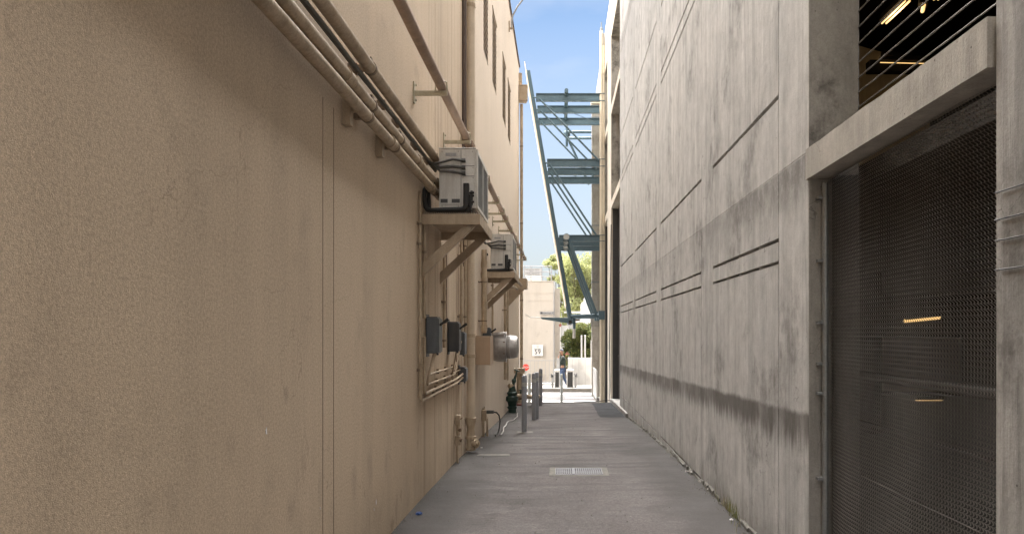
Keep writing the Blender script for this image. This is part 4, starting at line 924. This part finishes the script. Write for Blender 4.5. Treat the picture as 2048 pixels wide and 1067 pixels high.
strip((8.60, 17.5, H + .27), (9.48, 17.5, H + .36), .02, 'bright warm lamp seen through the woven wire screen', 1, .045)
strip((7.1, 14., H - 1.37), (7.65, 14., H - 1.37), .02, 'thin dim strip low behind the wire screen', 1, .006)
# tension cables of the upper opening
gc = 'tension cables across the upper opening'
names = ['lowest', 'second from the bottom', 'third from the bottom', 'fourth from the bottom', 'fifth from the bottom', 'third from the top', 'second from the top', 'topmost visible']
for k, dz in enumerate((1.317, 1.405, 1.49, 1.58, 1.69, 1.785, 1.88, 1.975)):
    tag(MB().tube([(1.825, YB0 - .1, H + dz * 1.043), (1.825, 3.3, H + dz * 1.043 - .003), (1.825, YB1 + .02, H + dz * 1.043)], .0048, 8).build('tension_cable', M['wire'], None, True), 'taut steel cable across the upper opening, ' + names[k] + ' of its set', 'cable', gc)
tag(MB().tube([(1.66, 2.46, H + 1.16), (1.70, 3.0, H + 1.2), (1.78, 3.3, H + 1.17), (1.86, 3.6, H + 1.13)], .012, 8).build('loose_hose', M['dark_conduit'], None, True), 'dark curved hose lying on top of the concrete spandrel beam', 'hose')
# wires on the near pier
names = ['topmost', 'second from the top', 'third from the top', 'lowest']
for k, z in enumerate((.482, .387, .315, .214)):
    m = MB(); y0 = YB0 - .01; m.tube([(XR - .008, y0, H + z), (XR - .008, .5, H + z)], .0022, 6)
    pts = [(XR - .008 + .002 * math.cos(i * 1.3), y0 - .004 - i * .0035, H + z + .006 * math.sin(i * 1.3)) for i in range(9)]; m.tube(pts, .0012, 5)
    tag(m.build('pier_wire', M['darksteel'], None, True), 'thin dark wire strung across the near concrete pier, ' + names[k] + ' of four', 'wire', 'wires on the near pier')
for z, c in ((.497, 'blue'), (.221, 'green')):
    pass
# ------------------------------------------------------------------ woven wire screen
SC = thing('wire_screen', (1.62, 3.3, -.1), 'dark woven wire curtain screen filling the garage opening under the beam', 'wire screen')
X = 1.635; py, pz = .0225, .0222; ya, yb = YB0 + .01, YB1 - .03; za, zb = -.3, H + .97
verts = []; faces = []; rw = .00165
ncol = int((yb - ya) / py); nseg = int((zb - za) / pz) * 6
rj = random.Random(2)
for c in range(ncol):
    y0 = ya + (c + .5) * py; base = len(verts)
    for k in range(nseg + 1):
        ph = k / 6 * 2 * math.pi + (math.pi if c % 2 else 0) * 0
        z = za + k * pz / 6
        yy = y0 + .0085 * math.sin(ph) + .002 * math.sin(z * 3 + y0 * 2); xx = X + .0065 * math.cos(ph) + .006 * math.sin(y0 * 9 + z * 1.2)
        sl_ = .0085 * math.cos(ph) * 6
        zs = z + .003 * math.sin(ph)
        verts += [(xx - rw, yy - rw, zs), (xx - rw, yy + rw, zs), (xx + rw * 1.2, yy, zs)]
        if k:
            b = base + (k - 1) * 3
            for j in range(3): faces.append((b + j, b + (j + 1) % 3, b + 3 + (j + 1) % 3, b + 3 + j))
me = bpy.data.meshes.new('woven_wire'); me.from_pydata([(a - 1.62, b - 3.3, c + .1) for a, b, c in verts], [], faces); me.materials.append(M['mesh'])
o = bpy.data.objects.new('woven_wire', me); o.parent = SC; link(o)
m = MB(); m.tube([(1.605, YB1 - .045, -.3), (1.605, YB1 - .045, H + .9)], .019, 12); m.build('side_post', M['galv'], SC, True)
for z in (.42, .045, -.205, -.385, -.90, .8):
    m = MB(); m.tube([(1.605, YB1 - .045, H + z), (1.605, YB1 - .045, H + z + .022)], .0225, 12); m.box(1.56, 1.60, YB1 - .06, YB1 - .012, H + z + .003, H + z + .019); m.build('post_clip', M['galv'], SC, True)

# ------------------------------------------------------------------ pipes and cable at the far right
t = thing('cream_downpipe', (1.40, 24.0, gz(24) - .05), 'tall cream downpipe pair standing against the far right building', 'downpipe')
MB().tube([(1.40, 24, gz(24) - .05), (1.40, 24, H + 10.3)], .06, 14).build('pipe', M['cream'], t, True)
MB().tube([(1.48, 24.0, gz(24) - .05), (1.48, 24.0, H + 9.9)], .04, 12).build('pipe', M['cream'], t, True)
for z in (H - 1.6, H + .6, H + 3.3, H + 4.9, H + 6.9, H + 8.8): MB().tube([(1.40, 24, z), (1.40, 24, z + .09)], .068, 14).build('collar', M['cream'], t, True)
MB().lathe((1.40, 24, H + 10.3), (0,0,1), [(0,.055),(.1,.05),(.12,.02),(.3,.015)], 12).build('cap', M['galv'], t, True)
MB().box(1.36, 1.50, 23.95, 24.2, H + 9.8, H + 10.2).build('leader_head', M['concrete_dark'], t)
tag(MB().tube([(1.515, 20.9, H + 3.2), (1.51, 21.2, H + 1.2), (1.49, 21.3, H - .4), (1.50, 21.2, H - 1.6), (1.47, 20.9, gz(20.2) + .02), (1.0, 20.5, gz(20.3) + .012), (.4, 20.35, gz(20.3) + .012)], .011, 8).build('loose_cable', M['rubber'], None, True), 'black cable hanging down the far right wall and trailing onto the paving', 'cable')
t = thing('concrete_column', (1.36, 27.3, -.9), 'grey concrete column with metal bands behind the blue steel frame', 'column')
m = MB(); m.box(1.22, 1.515, 27.2, 27.6, -1, H + 8.85); m.build('shaft', M['concrete_beam'], t, False, .01)
m = MB()
for z in (H + 6.6, H + 4.1, H + 1.9, H + .3, H + 8.3): m.box(1.205, 1.5155, 27.185, 27.62, z, z + .06)
m.build('band', M['galv'], t)
MB().box(1.19, 1.5156, 27.15, 27.65, H + 8.852, H + 9.0).build('capital', M['cream'], t)
MB().box(1.17, 1.51, 27.1, 27.19, H + .2, H + .75).build('bracket_box', M['concrete_dark'], t)
# white railing at the right of the alley mouth
t = thing('white_railing', (1.4, 24.2, gz(24)), 'short white metal railing beside the cream downpipe', 'railing')
m = MB()
for y in (24.4, 25.0, 25.6, 26.2, 26.8): m.box(1.25, 1.29, y, y + .04, gz(25) - .1, gz(25) + 1.05)
m.box(1.245, 1.295, 24.4, 26.9, gz(25) + 1.05, gz(25) + 1.1); m.box(1.25, 1.29, 24.4, 26.84, gz(25) + .1, gz(25) + .14); m.box(1.255, 1.285, 24.45, 26.8, gz(25) + .15, gz(25) + 1.04)
m.build('rail', M['white'], t)

# ------------------------------------------------------------------ blue steel canopy frame
ST = thing('steel_canopy', (.2, 25.3, -.9), 'slate blue steel frame with a leaning screen spanning the alley end', 'steel frame')
FY = (24.0, 25.3, 26.75)
for k, y in enumerate(FY):
    a = Vector((-1.15, y, H + 8.93)); b = Vector((.335, y, H + .38))
    m = MB(); m.bar(a, b, .07, .17, (0, 1, 0)); m.bar(a + Vector((.055,0,.02)), b + Vector((.055,0,-.1)), .10, .02, (0,1,0)); m.build('leaning_mast', M['steel'], ST, False, .004)
    for z, x0, x1 in ((8.02, -.84, 1.515), (5.78, -.46, 1.515), (3.20, -.05, 1.515)):
        MB().ibeam((x0, y, H + z), (x1, y, H + z), .14, .26 if z > 4 else .22, .018).build('beam', M['steel'], ST)
        MB().tube([(x0 - .16, y, H + z), (x0 + .02, y, H + z)], .03, 8).build('pin_joint', M['steel'], ST, True)
    for (xa, za, xb, zb) in ((-.72, 7.95, 1.30, 5.85), (-.37, 5.72, 1.22, 3.3)):
        MB().tube([(xa, y - .09, H + za), (xb, y - .09, H + zb)], .034, 10).build('tie_rod', M['steel'], ST, True)
    MB().bar((.30, y - .12, H + 3.1), (1.22, y - .12, H + .60), .10, .15, (0,1,0)).build('strut', M['steel'], ST, False, .01)
    MB().box(1.30, 1.515, y - .12, y + .12, H + .42, H + .72).build('bearing_block', M['steel'], ST)
m = MB(); MB().tube([(.2, 23.55, H + 8.12), (.2, 27.6, H + 8.12)], .065, 14).build('cross_pipe', M['steel'], ST, True)
MB().tube([(.2, 23.6, H + 3.2), (.2, 27.0, H + 3.2)], .10, 14).build('cross_pipe', M['steel_pale'], ST, True)
for y in (23.62, 24.9, 26.2): MB().tube([(.2, y, H + 3.2), (.2, y + .1, H + 3.2)], .115, 14).build('pipe_collar', M['steel'], ST, True)
for y, z in ((28.0, 7.98), (28.9, 7.98)): MB().tube([(.28, y, H + z), (1.52, y, H + z)], .055, 10).build('rear_pipe', M['steel'], ST, True)
m = MB(); m.sph((.25, 28.2, H + 7.95), .15, 10, 8); m.tube([(.25, 28, H + 8.4), (.25, 28, H + 7.4)], .05, 8); m.build('rear_node', M['steel'], ST, True)
MB().tube([(.25, 28.1, H + 7.85), (1.15, 28.1, H + 5.9)], .05, 10).build('tie_rod', M['steel'], ST, True)
for a, b in (((-.6, 24.6, H + 8.02), (.2, 26.2, H + 8.1)), ((.25, 24.6, H + 7.75), (1.4, 26.5, H + 7.9)), ((-.3, 24.5, H + 5.75), (.6, 26.4, H + 5.85)), ((.5, 24.4, H+5.7), (1.4, 26.5, H+5.8))):
    MB().tube([a, b], .012, 6).build('bracing_wire', M['steel'], ST, True)
m = MB(); m.prism([(-1.225, 23.6, H + 9.1), (-1.20, 23.6, H + 9.1), (.20, 23.6, H + .9), (.175, 23.6, H + .9)], (0, 3.6, 0)); m.build('screen_panel', M['cream'], ST)
m = MB(); m.tube([(.34, 24, H + .53), (1.52, 24, H + .56)], .07, 12); m.build('bottom_rail', M['steel'], ST, True)
m = MB(); m.tube([(.34, 26.7, H + .53), (1.5, 26.7, H + .56)], .05, 12); m.build('bottom_rail', M['steel'], ST, True)
m = MB(); m.prism([(-.70, 23.9, H + .50), (.28, 23.9, H + .48), (.28, 23.9, H + .29), (-.63, 23.9, H + .43)], (0, .12, 0)); m.build('tapered_arm', M['steel'], ST, False, .004)
m = MB(); m.tube([(-.70, 23.96, H + .49), (-1.05, 23.96, H + .50), (-1.2, 23.96, H + .60)], .015, 8); m.bar((-1.22, 23.96, H + .62), (-1.05, 23.96, H + .50), .06, .03); m.build('arm_light', M['steel_pale'], ST, True)
m = MB(); m.tube([(.47, 24.1, H + .50), (.47, 24.1, H + .10)], .05, 12); m.build('hanging_post', M['steel'], ST, True)
m = MB(); m.tube([(.47, 24.1, H + .10), (.47, 24.1, H - .22)], .052, 12); m.build('post_tip', M['white'], ST, True)
MB().tube([(.33, 23.7, H + .33), (.33, 26.9, H + .33)], .06, 12).build('bottom_tube', M['black'], ST, True)

# ------------------------------------------------------------------ across the street
def text(body, size, loc, mat, parent, name='lettering', ext=.006):
    cu = bpy.data.curves.new(name, 'FONT'); cu.body = body; cu.size = size; cu.extrude = ext; cu.align_x = 'CENTER'; cu.align_y = 'CENTER'
    tmp = bpy.data.objects.new('tmp', cu); link(tmp); dg = bpy.context.evaluated_depsgraph_get(); dg.update()
    me = bpy.data.meshes.new_from_object(tmp.evaluated_get(dg)); bpy.data.objects.remove(tmp)
    me.materials.clear(); me.materials.append(mat); me.transform(Matrix.Rotation(R(90), 4, 'X'))
    o = bpy.data.objects.new(name, me); off = Vector((0,0,0)); p = parent
    while p is not None: off += p.location; p = p.parent
    o.parent = parent; o.location = Vector(loc) - off; return link(o)
def PX(px, Y): return (px - CX) * Y / F
def PZ(py, Y): return H + (CY - py) * Y / F
YF = 38.0
t = thing('cream_building', (PX(1080, YF), YF, -1.1), 'sunlit cream rendered building across the street bearing the number 59', 'building')
x0, x1 = -9., PX(1108, YF); zt = PZ(563, YF)
m = MB(); m.box(x0, x1, YF, YF + 9, -1.4, zt); m.box(x0, x1 + .0, YF - .02, YF - .001, zt - .62, zt - .60) ; m.build('wall', M['stucco_far'], t)
m = MB(); m.box(x0 - .1, x1 + .02, YF - .03, YF + 9, zt + .001, zt + .05); m.box(x0, x1, YF - .012, YF - .001, PZ(586, YF), PZ(585, YF)); m.box(x0, x1, YF - .012, YF - .001, PZ(601, YF), PZ(600, YF)); m.build('coping', M['stucco_far'], t)
m = MB(); m.box(x1 + .03, PX(1120, YF), YF + .8, YF + 9, -1.4, PZ(575, YF)); m.build('side_wing', M['stucco_far'], t)
m = MB(); m.box(x1 - .03, x1 + .025, YF - .05, YF + .01, -1.2, zt - .02); m.build('corner_downpipe', M['lightgrey'], t)
t = thing('roof_unit', (PX(1064, YF), YF + 2, zt), 'pale rooftop air unit with a slatted side on the cream building', 'air conditioner')
Yu = YF + 2; zu = PZ(560, Yu)
m = MB(); m.box(PX(1053, Yu), PX(1083, Yu), Yu, Yu + .8, zt + .05, PZ(550, Yu)); m.build('base', M['white'], t)
m = MB(); m.box(PX(1049, Yu), PX(1082, Yu), Yu, Yu + .9, PZ(549, Yu), PZ(536, Yu)); m.build('casing', M['lightgrey'], t)
m = MB()
for i in range(9): x = PX(1052 + i * 3, Yu); m.box(x, x + .03, Yu - .02, Yu - .001, PZ(548, Yu), PZ(537, Yu))
m.build('slats', M['ink_grey'], t)
t = thing('roof_railing', (PX(1080, YF), YF + 1, zt), 'grey pipe railing round the roof of the cream building', 'railing')
m = MB(); Yr = YF + 1
for px in (1034, 1049, 1062, 1083.5, 1103): m.tube([(PX(px, Yr), Yr, zt), (PX(px, Yr), Yr, PZ(532, Yr))], .03, 6)
for py in (532, 543, 553): m.tube([(-5, Yr, PZ(py, Yr)), (PX(1103.5, Yr), Yr, PZ(py, Yr))], .025, 6)
m.build('rails', M['ink_grey'], t, True)
# number sign and name plate
t = thing('number_sign', (PX(1075, YF), YF - .1, PZ(712, YF)), 'white square wall sign reading 59 on the cream building', 'sign')
xs0, xs1, zs0, zs1 = PX(1064.5, YF), PX(1086, YF), PZ(711, YF), PZ(688.5, YF); xc = (xs0 + xs1) / 2
MB().box(xs0, xs1, YF - .10, YF - .06, zs0, zs1).build('board', M['white'], t)
text('59', .36, (xc, YF - .105, PZ(703.2, YF)), M['ink'], t, 'number')
text('BUILDING', .085, (xc, YF - .105, PZ(697.0, YF)), M['ink_grey'], t, 'small_text')
m = MB(); m.box(xc - .07, xc + .07, YF - .106, YF - .101, PZ(690.8, YF), PZ(690.1, YF)); m.box(xc - .06, xc + .06, YF - .106, YF - .101, PZ(693.2, YF), PZ(692.2, YF)); m.build('emblem', M['ink_grey'], t)
t = thing('street_name_sign', (PX(1093, YF), YF - .1, PZ(629, YF)), 'long narrow pale street name sign high on the cream wall', 'sign')
MB().box(PX(1080, YF), PX(1107, YF), YF - .08, YF - .03, PZ(628.5, YF), PZ(622.5, YF)).build('board', M['ink_grey'], t)
MB().box(PX(1080.6, YF), PX(1106.4, YF), YF - .09, YF - .081, PZ(628.0, YF), PZ(623.0, YF)).build('face', M['lightgrey'], t)
text('Newman C', .15, (PX(1095.5, YF), YF - .095, PZ(625.4, YF)), M['ink'], t, 'name', .002)
MB().box(PX(1081, YF), PX(1085, YF), YF - .098, YF - .091, PZ(627.4, YF), PZ(623.6, YF)).build('emblem', M['ink'], t)
# picket fence
YK = 34.6; t = thing('picket_fence', (PX(1080, YK), YK, -1.0), 'white metal picket fence in front of the cream building', 'fence')
m = MB(); zt_ = PZ(721, YK); zb_ = PZ(766, YK)
x = -5.
while x < PX(1112, YK): m.box(x, x + .022, YK, YK + .022, zb_, zt_); x += .185
m.build('pickets', M['lightgrey'], t)
m = MB(); m.box(-5, PX(1112, YK), YK - .01, YK + .03, zt_, zt_ + .04); m.box(-5, PX(1112, YK), YK - .01, YK + .03, zb_ + .06, zb_ + .1); m.build('rails', M['lightgrey'], t)
MB().box(-5, PX(1112, YK), YK - .1, YK + .2, -1.3, zb_).build('footing', M['white_wall'], t)
# stop sign
Yq = 31.0; t = thing('stop_sign', (PX(1051, Yq), Yq, -1.0), 'red octagonal stop sign partly hidden behind the left building corner', 'sign')
c = Vector((PX(1051.5, Yq), Yq, PZ(734, Yq))); r = .155
poly = [(c.x + r * math.cos(R(22.5 + 45 * i)), Yq, c.z + r * math.sin(R(22.5 + 45 * i))) for i in range(8)]
MB().prism(poly, (0, .01, 0)).build('face', M['stopred'], t)
text('STOP', .115, (c.x, Yq - .006, c.z), M['white'], t, 'stop_lettering', .003)
MB().tube([(c.x, Yq + .03, -1.0), (c.x, Yq + .03, c.z)], .02, 8).build('post', M['galv'], t, True)
# white wall on the right
YW = 32.6; t = thing('white_wall', (PX(1165, YW), YW, -1.0), 'plain white low wall across the street right of the person', 'wall')
m = MB(); m.box(PX(1136, YW), 8, YW, YW + .2, -1.2, PZ(715, YW)); m.build('wall', M['white_wall'], t)
m = MB()
for k in range(5): m.box(PX(1136, YW) + .3 * k + .2, PX(1136, YW) + .3 * k + .21, YW - .004, YW - .001, -1, PZ(716, YW))
m.build('board_seam', M['lightgrey'], t)
# gate posts on the island
def gate(px0, px1, top, label, arm):
    Yg = 30.4; x0, x1 = PX(px0, Yg), PX(px1, Yg); zb = gz(30) + .12; zt = PZ(top, Yg)
    t = thing('entry_gate_post', ((x0+x1)/2, Yg, zb), label, 'gate post', 'white gate posts on the traffic island')
    MB().box(x0, x1, Yg, Yg + .6, zb, zt).build('casing', M['white'], t, False, .03)
    MB().box(x0 + .035, x1 - .035, Yg - .012, Yg - .001, zb + .02, zt - .1).build('dark_panel', M['grille'], t)
    s = -1 if arm < 0 else 1; xe = x0 if arm < 0 else x1
    m = MB(); m.bar((xe, Yg + .1, zt - .2), (xe + s * .12, Yg + .1, zt - .25), .06, .06); m.prism([(xe + s*.04, Yg, zt - .28), (xe + s*.16, Yg, zt - .12), (xe + s*.17, Yg, zt - .34)], (0,.1,0)); m.build('swing_arm', M['ink_grey'], t)
    MB().box(min(xe + s*.04, xe + s*.13), max(xe + s*.04, xe + s*.13), Yg, Yg + .1, zb, zb + .55).build('card_reader', M['lightgrey'], t)
gate(1109, 1119.5, 739, 'left of the two white gate posts with a tall dark panel', -1)
gate(1133.5, 1147, 738.5, 'right of the two white gate posts, with the thicker cap', 1)
tag(MB().box(PX(1113, 30.9), PX(1119.5, 30.9), 30.9, 30.96, PZ(745, 30.9), PZ(716, 30.9)).build('glass_screen', M['lightgrey']), 'upright pale screen behind the left gate post, in front of the person', 'screen')
# car park buildings behind on the right
YQ = 52.; t = thing('white_building', (PX(1185, YQ), YQ, -1.1), 'tall white stepped building partly hidden behind the far right trees', 'building')
m = MB(); m.box(PX(1172, YQ), 12, YQ, YQ + 8, -1.3, PZ(590, YQ)); m.build('wall', M['white_wall'], t)
m = MB(); m.box(PX(1165, YQ), PX(1171.8, YQ), YQ + .2, YQ + 8, -1.3, PZ(603, YQ)); m.build('low_wing', M['white_wall'], t)
YT = 50.; t = thing('white_terrace', (PX(1150, YT), YT, -1.1), 'white terrace with pale parapet bands between the cream and white buildings', 'building')
m = MB()
for py in (622, 634, 641): m.box(PX(1128, YT), PX(1170, YT), YT, YT + .3, PZ(py + 3.6, YT), PZ(py, YT))
m.box(PX(1120, YT), PX(1171, YT), YT + .5, YT + 4, -1.2, PZ(650, YT)); m.build('parapets', M['white_wall'], t)
m = MB()
for px in (1122.6, 1138): m.box(PX(px, YT), PX(px + 1.2, YT), YT + .35, YT + .48, -1.2, PZ(624, YT))
m.build('post', M['lightgrey'], t)
# flag-like red stickers on the downpipe of the far building
for px, py, ss, lab in ((1120.5, 650, .055, 'small red tag hanging below the blue tapered arm'), (1134, 709, .08, 'red star-shaped tag to the right of the person\'s head')):
    Yn = YF - .3; m = MB(); poly = []
    for i in range(10):
        rr = ss * 1.8 if i % 2 == 0 else ss; poly.append((PX(px, Yn) + rr * math.cos(i * math.pi / 5 + .3), Yn, PZ(py, Yn) + rr * 1.2 * math.sin(i * math.pi / 5 + .3)))
    tag(m.prism(poly, (0, .04, 0)).build('red_tag', M['red']), lab, 'tag')

# ------------------------------------------------------------------ trees
def tree(x, y, zb, h, cw, label, leaf, nleaf, ls, seed, zc0=.35, blobs=26, trunk_r=.14, lean=0):
    rnd = random.Random(seed); t = thing('tree', (x, y, zb), label, 'tree', None)
    m = MB(); cpts = []
    m.tube([(x, y, zb - .2), (x + .05 + lean*.3, y, zb + h * .25), (x - .04 + lean*.6, y + .05, zb + h * .5), (x + lean, y, zb + h * .85)], [trunk_r, trunk_r * .8, trunk_r * .5, trunk_r * .15], 10)
    for i in range(blobs):
        a = rnd.uniform(0, 6.28); q = rnd.random() ** .5; zz = zb + h * (zc0 + (1 - zc0) * rnd.random())
        f = (zz - zb) / h; wv = cw * (1 - ((f - .62) / .55) ** 2) ** .5 if abs(f - .62) < .55 else cw * .2
        c = Vector((x + lean + math.cos(a) * wv * q, y + math.sin(a) * wv * q, zz)); cpts.append((c, rnd.uniform(.22, .46) * cw))
        s = Vector((x + lean * .5, y, zb + h * rnd.uniform(.2, .5))); mid = (s + c) / 2 + Vector((0, 0, -.06 * h)); m.tube([s, mid, c], [trunk_r * .35, trunk_r * .2, .012], 6)
    m.build('trunk', M['bark'], t, True)
    m = MB(); vs = []; fs = []
    for i in range(nleaf):
        c, r = cpts[rnd.randrange(len(cpts))]
        d = Vector((rnd.gauss(0, 1), rnd.gauss(0, 1), rnd.gauss(0, 1))).normalized() * r * rnd.random() ** .45
        p = c + Vector((d.x, d.y, d.z * .75)); n = Vector((rnd.gauss(0, .7), rnd.gauss(0, .7), rnd.gauss(.7, .6))).normalized(); u = n.orthogonal().normalized(); u.rotate(Matrix.Rotation(rnd.uniform(0, 6.28), 3, n)); v = n.cross(u)
        s = ls * rnd.uniform(.6, 1.3); b = len(vs); vs += [p + u * s, p + v * s * .55, p - u * s, p - v * s * .55]; fs.append((b, b+1, b+2, b+3))
    m.v = [tuple(q) for q in vs]; m.f = fs; 
    me = bpy.data.meshes.new('crown'); me.from_pydata([(q[0]-x, q[1]-y, q[2]-zb) for q in m.v], [], m.f); me.materials.append(M[leaf])
    o = bpy.data.objects.new('crown', me); o.parent = t; link(o); return t
tree(PX(1160, 60), 60, -1.1, 9.2, 2.4, 'tall yellow-green tree rising behind the blue steel frame', 'leaf_pale', 30000, .10, 3, .22, 46, .2)
tree(PX(1118, 64), 64, -1.1, 9.6, 1.5, 'thin-topped yellowing tree just right of the rooftop unit', 'leaf_pale', 11000, .09, 8, .35, 26, .14)
tree(PX(1215, 66), 66, -1.1, 10.5, 2.8, 'broad pale tree mostly hidden behind the far concrete column', 'leaf_pale', 14000, .11, 12, .2, 34, .2)
tree(PX(1172, 42), 42, -1.1, 3.05, 1.15, 'bushy dark green tree with yellow leaves above the white wall', 'leaf_dark', 22000, .06, 5, .2, 80, .07)
tree(PX(1142, 45), 45, -1.1, 2.7, .7, 'slim yellowing shrub left of the bushy dark tree', 'leaf_dark', 9000, .055, 6, .25, 44, .04)
tree(PX(1130.5, 36), 36, -1.1, 1.6, .22, 'small potted-size shrub just right of the person', 'leaf_dark', 900, .035, 16, .2, 12, .03)
for k, (px, lab) in enumerate(((1163, 'left of the two white posts standing before the bushy tree'), (1170, 'right of the two white posts standing before the bushy tree'), (1183, 'third slim white post, close to the concrete column'))):
    tag(MB().lathe((PX(px, 40), 40, -1.1), (0,0,1), [(0, .05), (2.0 + (.5 if k < 2 else .2), .05), (2.01 + (.5 if k < 2 else .2), .02)], 10).build('white_post', M['white'], None, True), lab, 'post', 'white posts by the tree')

# ------------------------------------------------------------------ person
def skin(name, pts, edges, mat, parent, root=0, sub=2):
    off = Vector((0,0,0)); p = parent
    while p is not None: off += p.location; p = p.parent
    me = bpy.data.meshes.new(name); me.from_pydata([Vector(q[:3]) for q in pts], edges, []); me.materials.append(mat)
    o = bpy.data.objects.new(name, me); o.parent = parent; link(o)
    md = o.modifiers.new('skin', 'SKIN'); md.use_smooth_shade = True
    for i, q in enumerate(pts): me.skin_vertices[0].data[i].radius = (q[3], q[4] if len(q) > 4 else q[3]); me.skin_vertices[0].data[i].use_root = (i == root)
    s = o.modifiers.new('subdivision', 'SUBSURF'); s.levels = sub; s.render_levels = sub
    dg = bpy.context.evaluated_depsgraph_get(); dg.update(); m2 = bpy.data.meshes.new_from_object(o.evaluated_get(dg)); o.modifiers.clear(); o.data = m2
    m2.polygons.foreach_set('use_smooth', [True] * len(m2.polygons))
    return o
Yp = 32.1; pxp = PX(1125, Yp); zp = gz(Yp) - .03
PE = thing('person', (pxp, Yp, zp), 'person in dark green jacket, blue jeans and grey beanie, one hand raised to the face', 'person')
PE.rotation_euler = (0, 0, 0)
# local frame: x to the right of the photograph, y away, z up; the person walks to the left, turned a little to us
B = [(0,0,.95,.13,.11), (0,0,1.10,.12,.10), (-.01,0,1.28,.15,.11), (-.01,0,1.42,.13,.09), (-.015,0,1.50,.055), (-.03,-.01,1.57,.06), (-.045,-.02,1.66,.085,.10), (-.045,-.015,1.73,.07,.08),
     (-.02,-.19,1.41,.055), (-.10,-.24,1.17,.042), (-.22,-.16,1.30,.036), (-.17,-.08,1.47,.028),      # raised hand
     (.0,.19,1.41,.055), (.10,.24,1.15,.042), (.02,.14,.97,.034), (-.03,.12,.90,.026),
     (.0,-.09,.90,.09), (-.12,-.09,.50,.058), (-.10,-.09,.10,.04), (-.22,-.10,.035,.035),
     (.0,.09,.90,.09), (.06,.09,.50,.056), (.22,.09,.13,.04), (.14,.10,.04,.035),
     (-.075,-.075,1.655,.012), (-.17,-.06,1.50,.010)]
E = [(0,1),(1,2),(2,3),(3,4),(4,5),(5,6),(6,7),(3,8),(8,9),(9,10),(10,11),(3,12),(12,13),(13,14),(14,15),(0,16),(16,17),(17,18),(18,19),(0,20),(20,21),(21,22),(22,23)]
for hb, dirv in ((11, Vector((.35,.35,.9))), (15, Vector((-.5,0,-.85)))):     # five fingers on each hand
    base = Vector(B[hb][:3])
    for f in range(5):
        sp = Vector((0, (f - 2) * .018, 0)); l = (.045, .07, .078, .072, .055)[f]
        i0 = len(B); q0 = base + dirv.normalized() * .03 + sp; q1 = q0 + dirv.normalized() * l * .5; q2 = q1 + (dirv + Vector((.3,0,.0))).normalized() * l * .5
        B += [(*q0, .010), (*q1, .009), (*q2, .008)]; E += [(hb, i0), (i0, i0+1), (i0+1, i0+2)]
B2 = B[:24] + B[26:]; E2 = [(a - 2 if a > 25 else a, b - 2 if b > 25 else b) for a, b in E]
body = skin('body', B2, E2, M['skin'], PE)
jk = [(0,0,.86,.165,.135), (0,0,1.08,.155,.125), (-.01,0,1.28,.18,.13), (-.01,0,1.43,.14,.10), (-.015,0,1.50,.075), (-.02,-.19,1.41,.078), (-.10,-.24,1.17,.065), (-.20,-.17,1.28,.052), (.0,.19,1.41,.078), (.10,.24,1.15,.065), (.03,.15,.98,.05)]
skin('jacket', jk, [(0,1),(1,2),(2,3),(3,4),(3,5),(5,6),(6,7),(3,8),(8,9),(9,10)], M['jacket'], PE)
jn = [(0,0,.93,.15,.12), (.0,-.09,.86,.10), (-.12,-.09,.50,.075), (-.10,-.09,.13,.06), (.0,.09,.86,.10), (.06,.09,.50,.073), (.21,.09,.16,.058)]
skin('jeans', jn, [(0,1),(1,2),(2,3),(0,4),(4,5),(5,6)], M['jeans'], PE)
skin('beanie', [(-.04,-.015,1.70,.098,.112), (-.03,-.01,1.77,.082,.09), (-.02,-.01,1.80,.04)], [(0,1),(1,2)], M['beanie'], PE, 0, 2)
for (a, b, z) in ((-.10, -.09, .04), (.20, .09, .05)):
    m = MB(); m.sph((pxp + a - .06, Yp + b, zp + z + .01), .13, 12, 8, 1, .42, .42); m.build('shoe', M['shoe'], PE, True)
m = MB()                                              # face: nose, eyes, mouth, ears on the head
m.sph((pxp - .142, Yp - .02, zp + 1.645), .016, 8, 6, 1.2, .8, 1.3); m.sph((pxp - .05, Yp - .125, zp + 1.65), .022, 8, 6, .7, .5, 1.2); m.build('nose_and_ear', M['skin'], PE, True)
m = MB(); m.sph((pxp - .125, Yp - .055, zp + 1.672), .009, 8, 6); m.sph((pxp - .125, Yp + .015, zp + 1.672), .009, 8, 6); m.sph((pxp - .128, Yp - .02, zp + 1.605), .014, 8, 6, .5, 1.5, .4); m.build('eyes_and_mouth', M['ink'], PE, True)
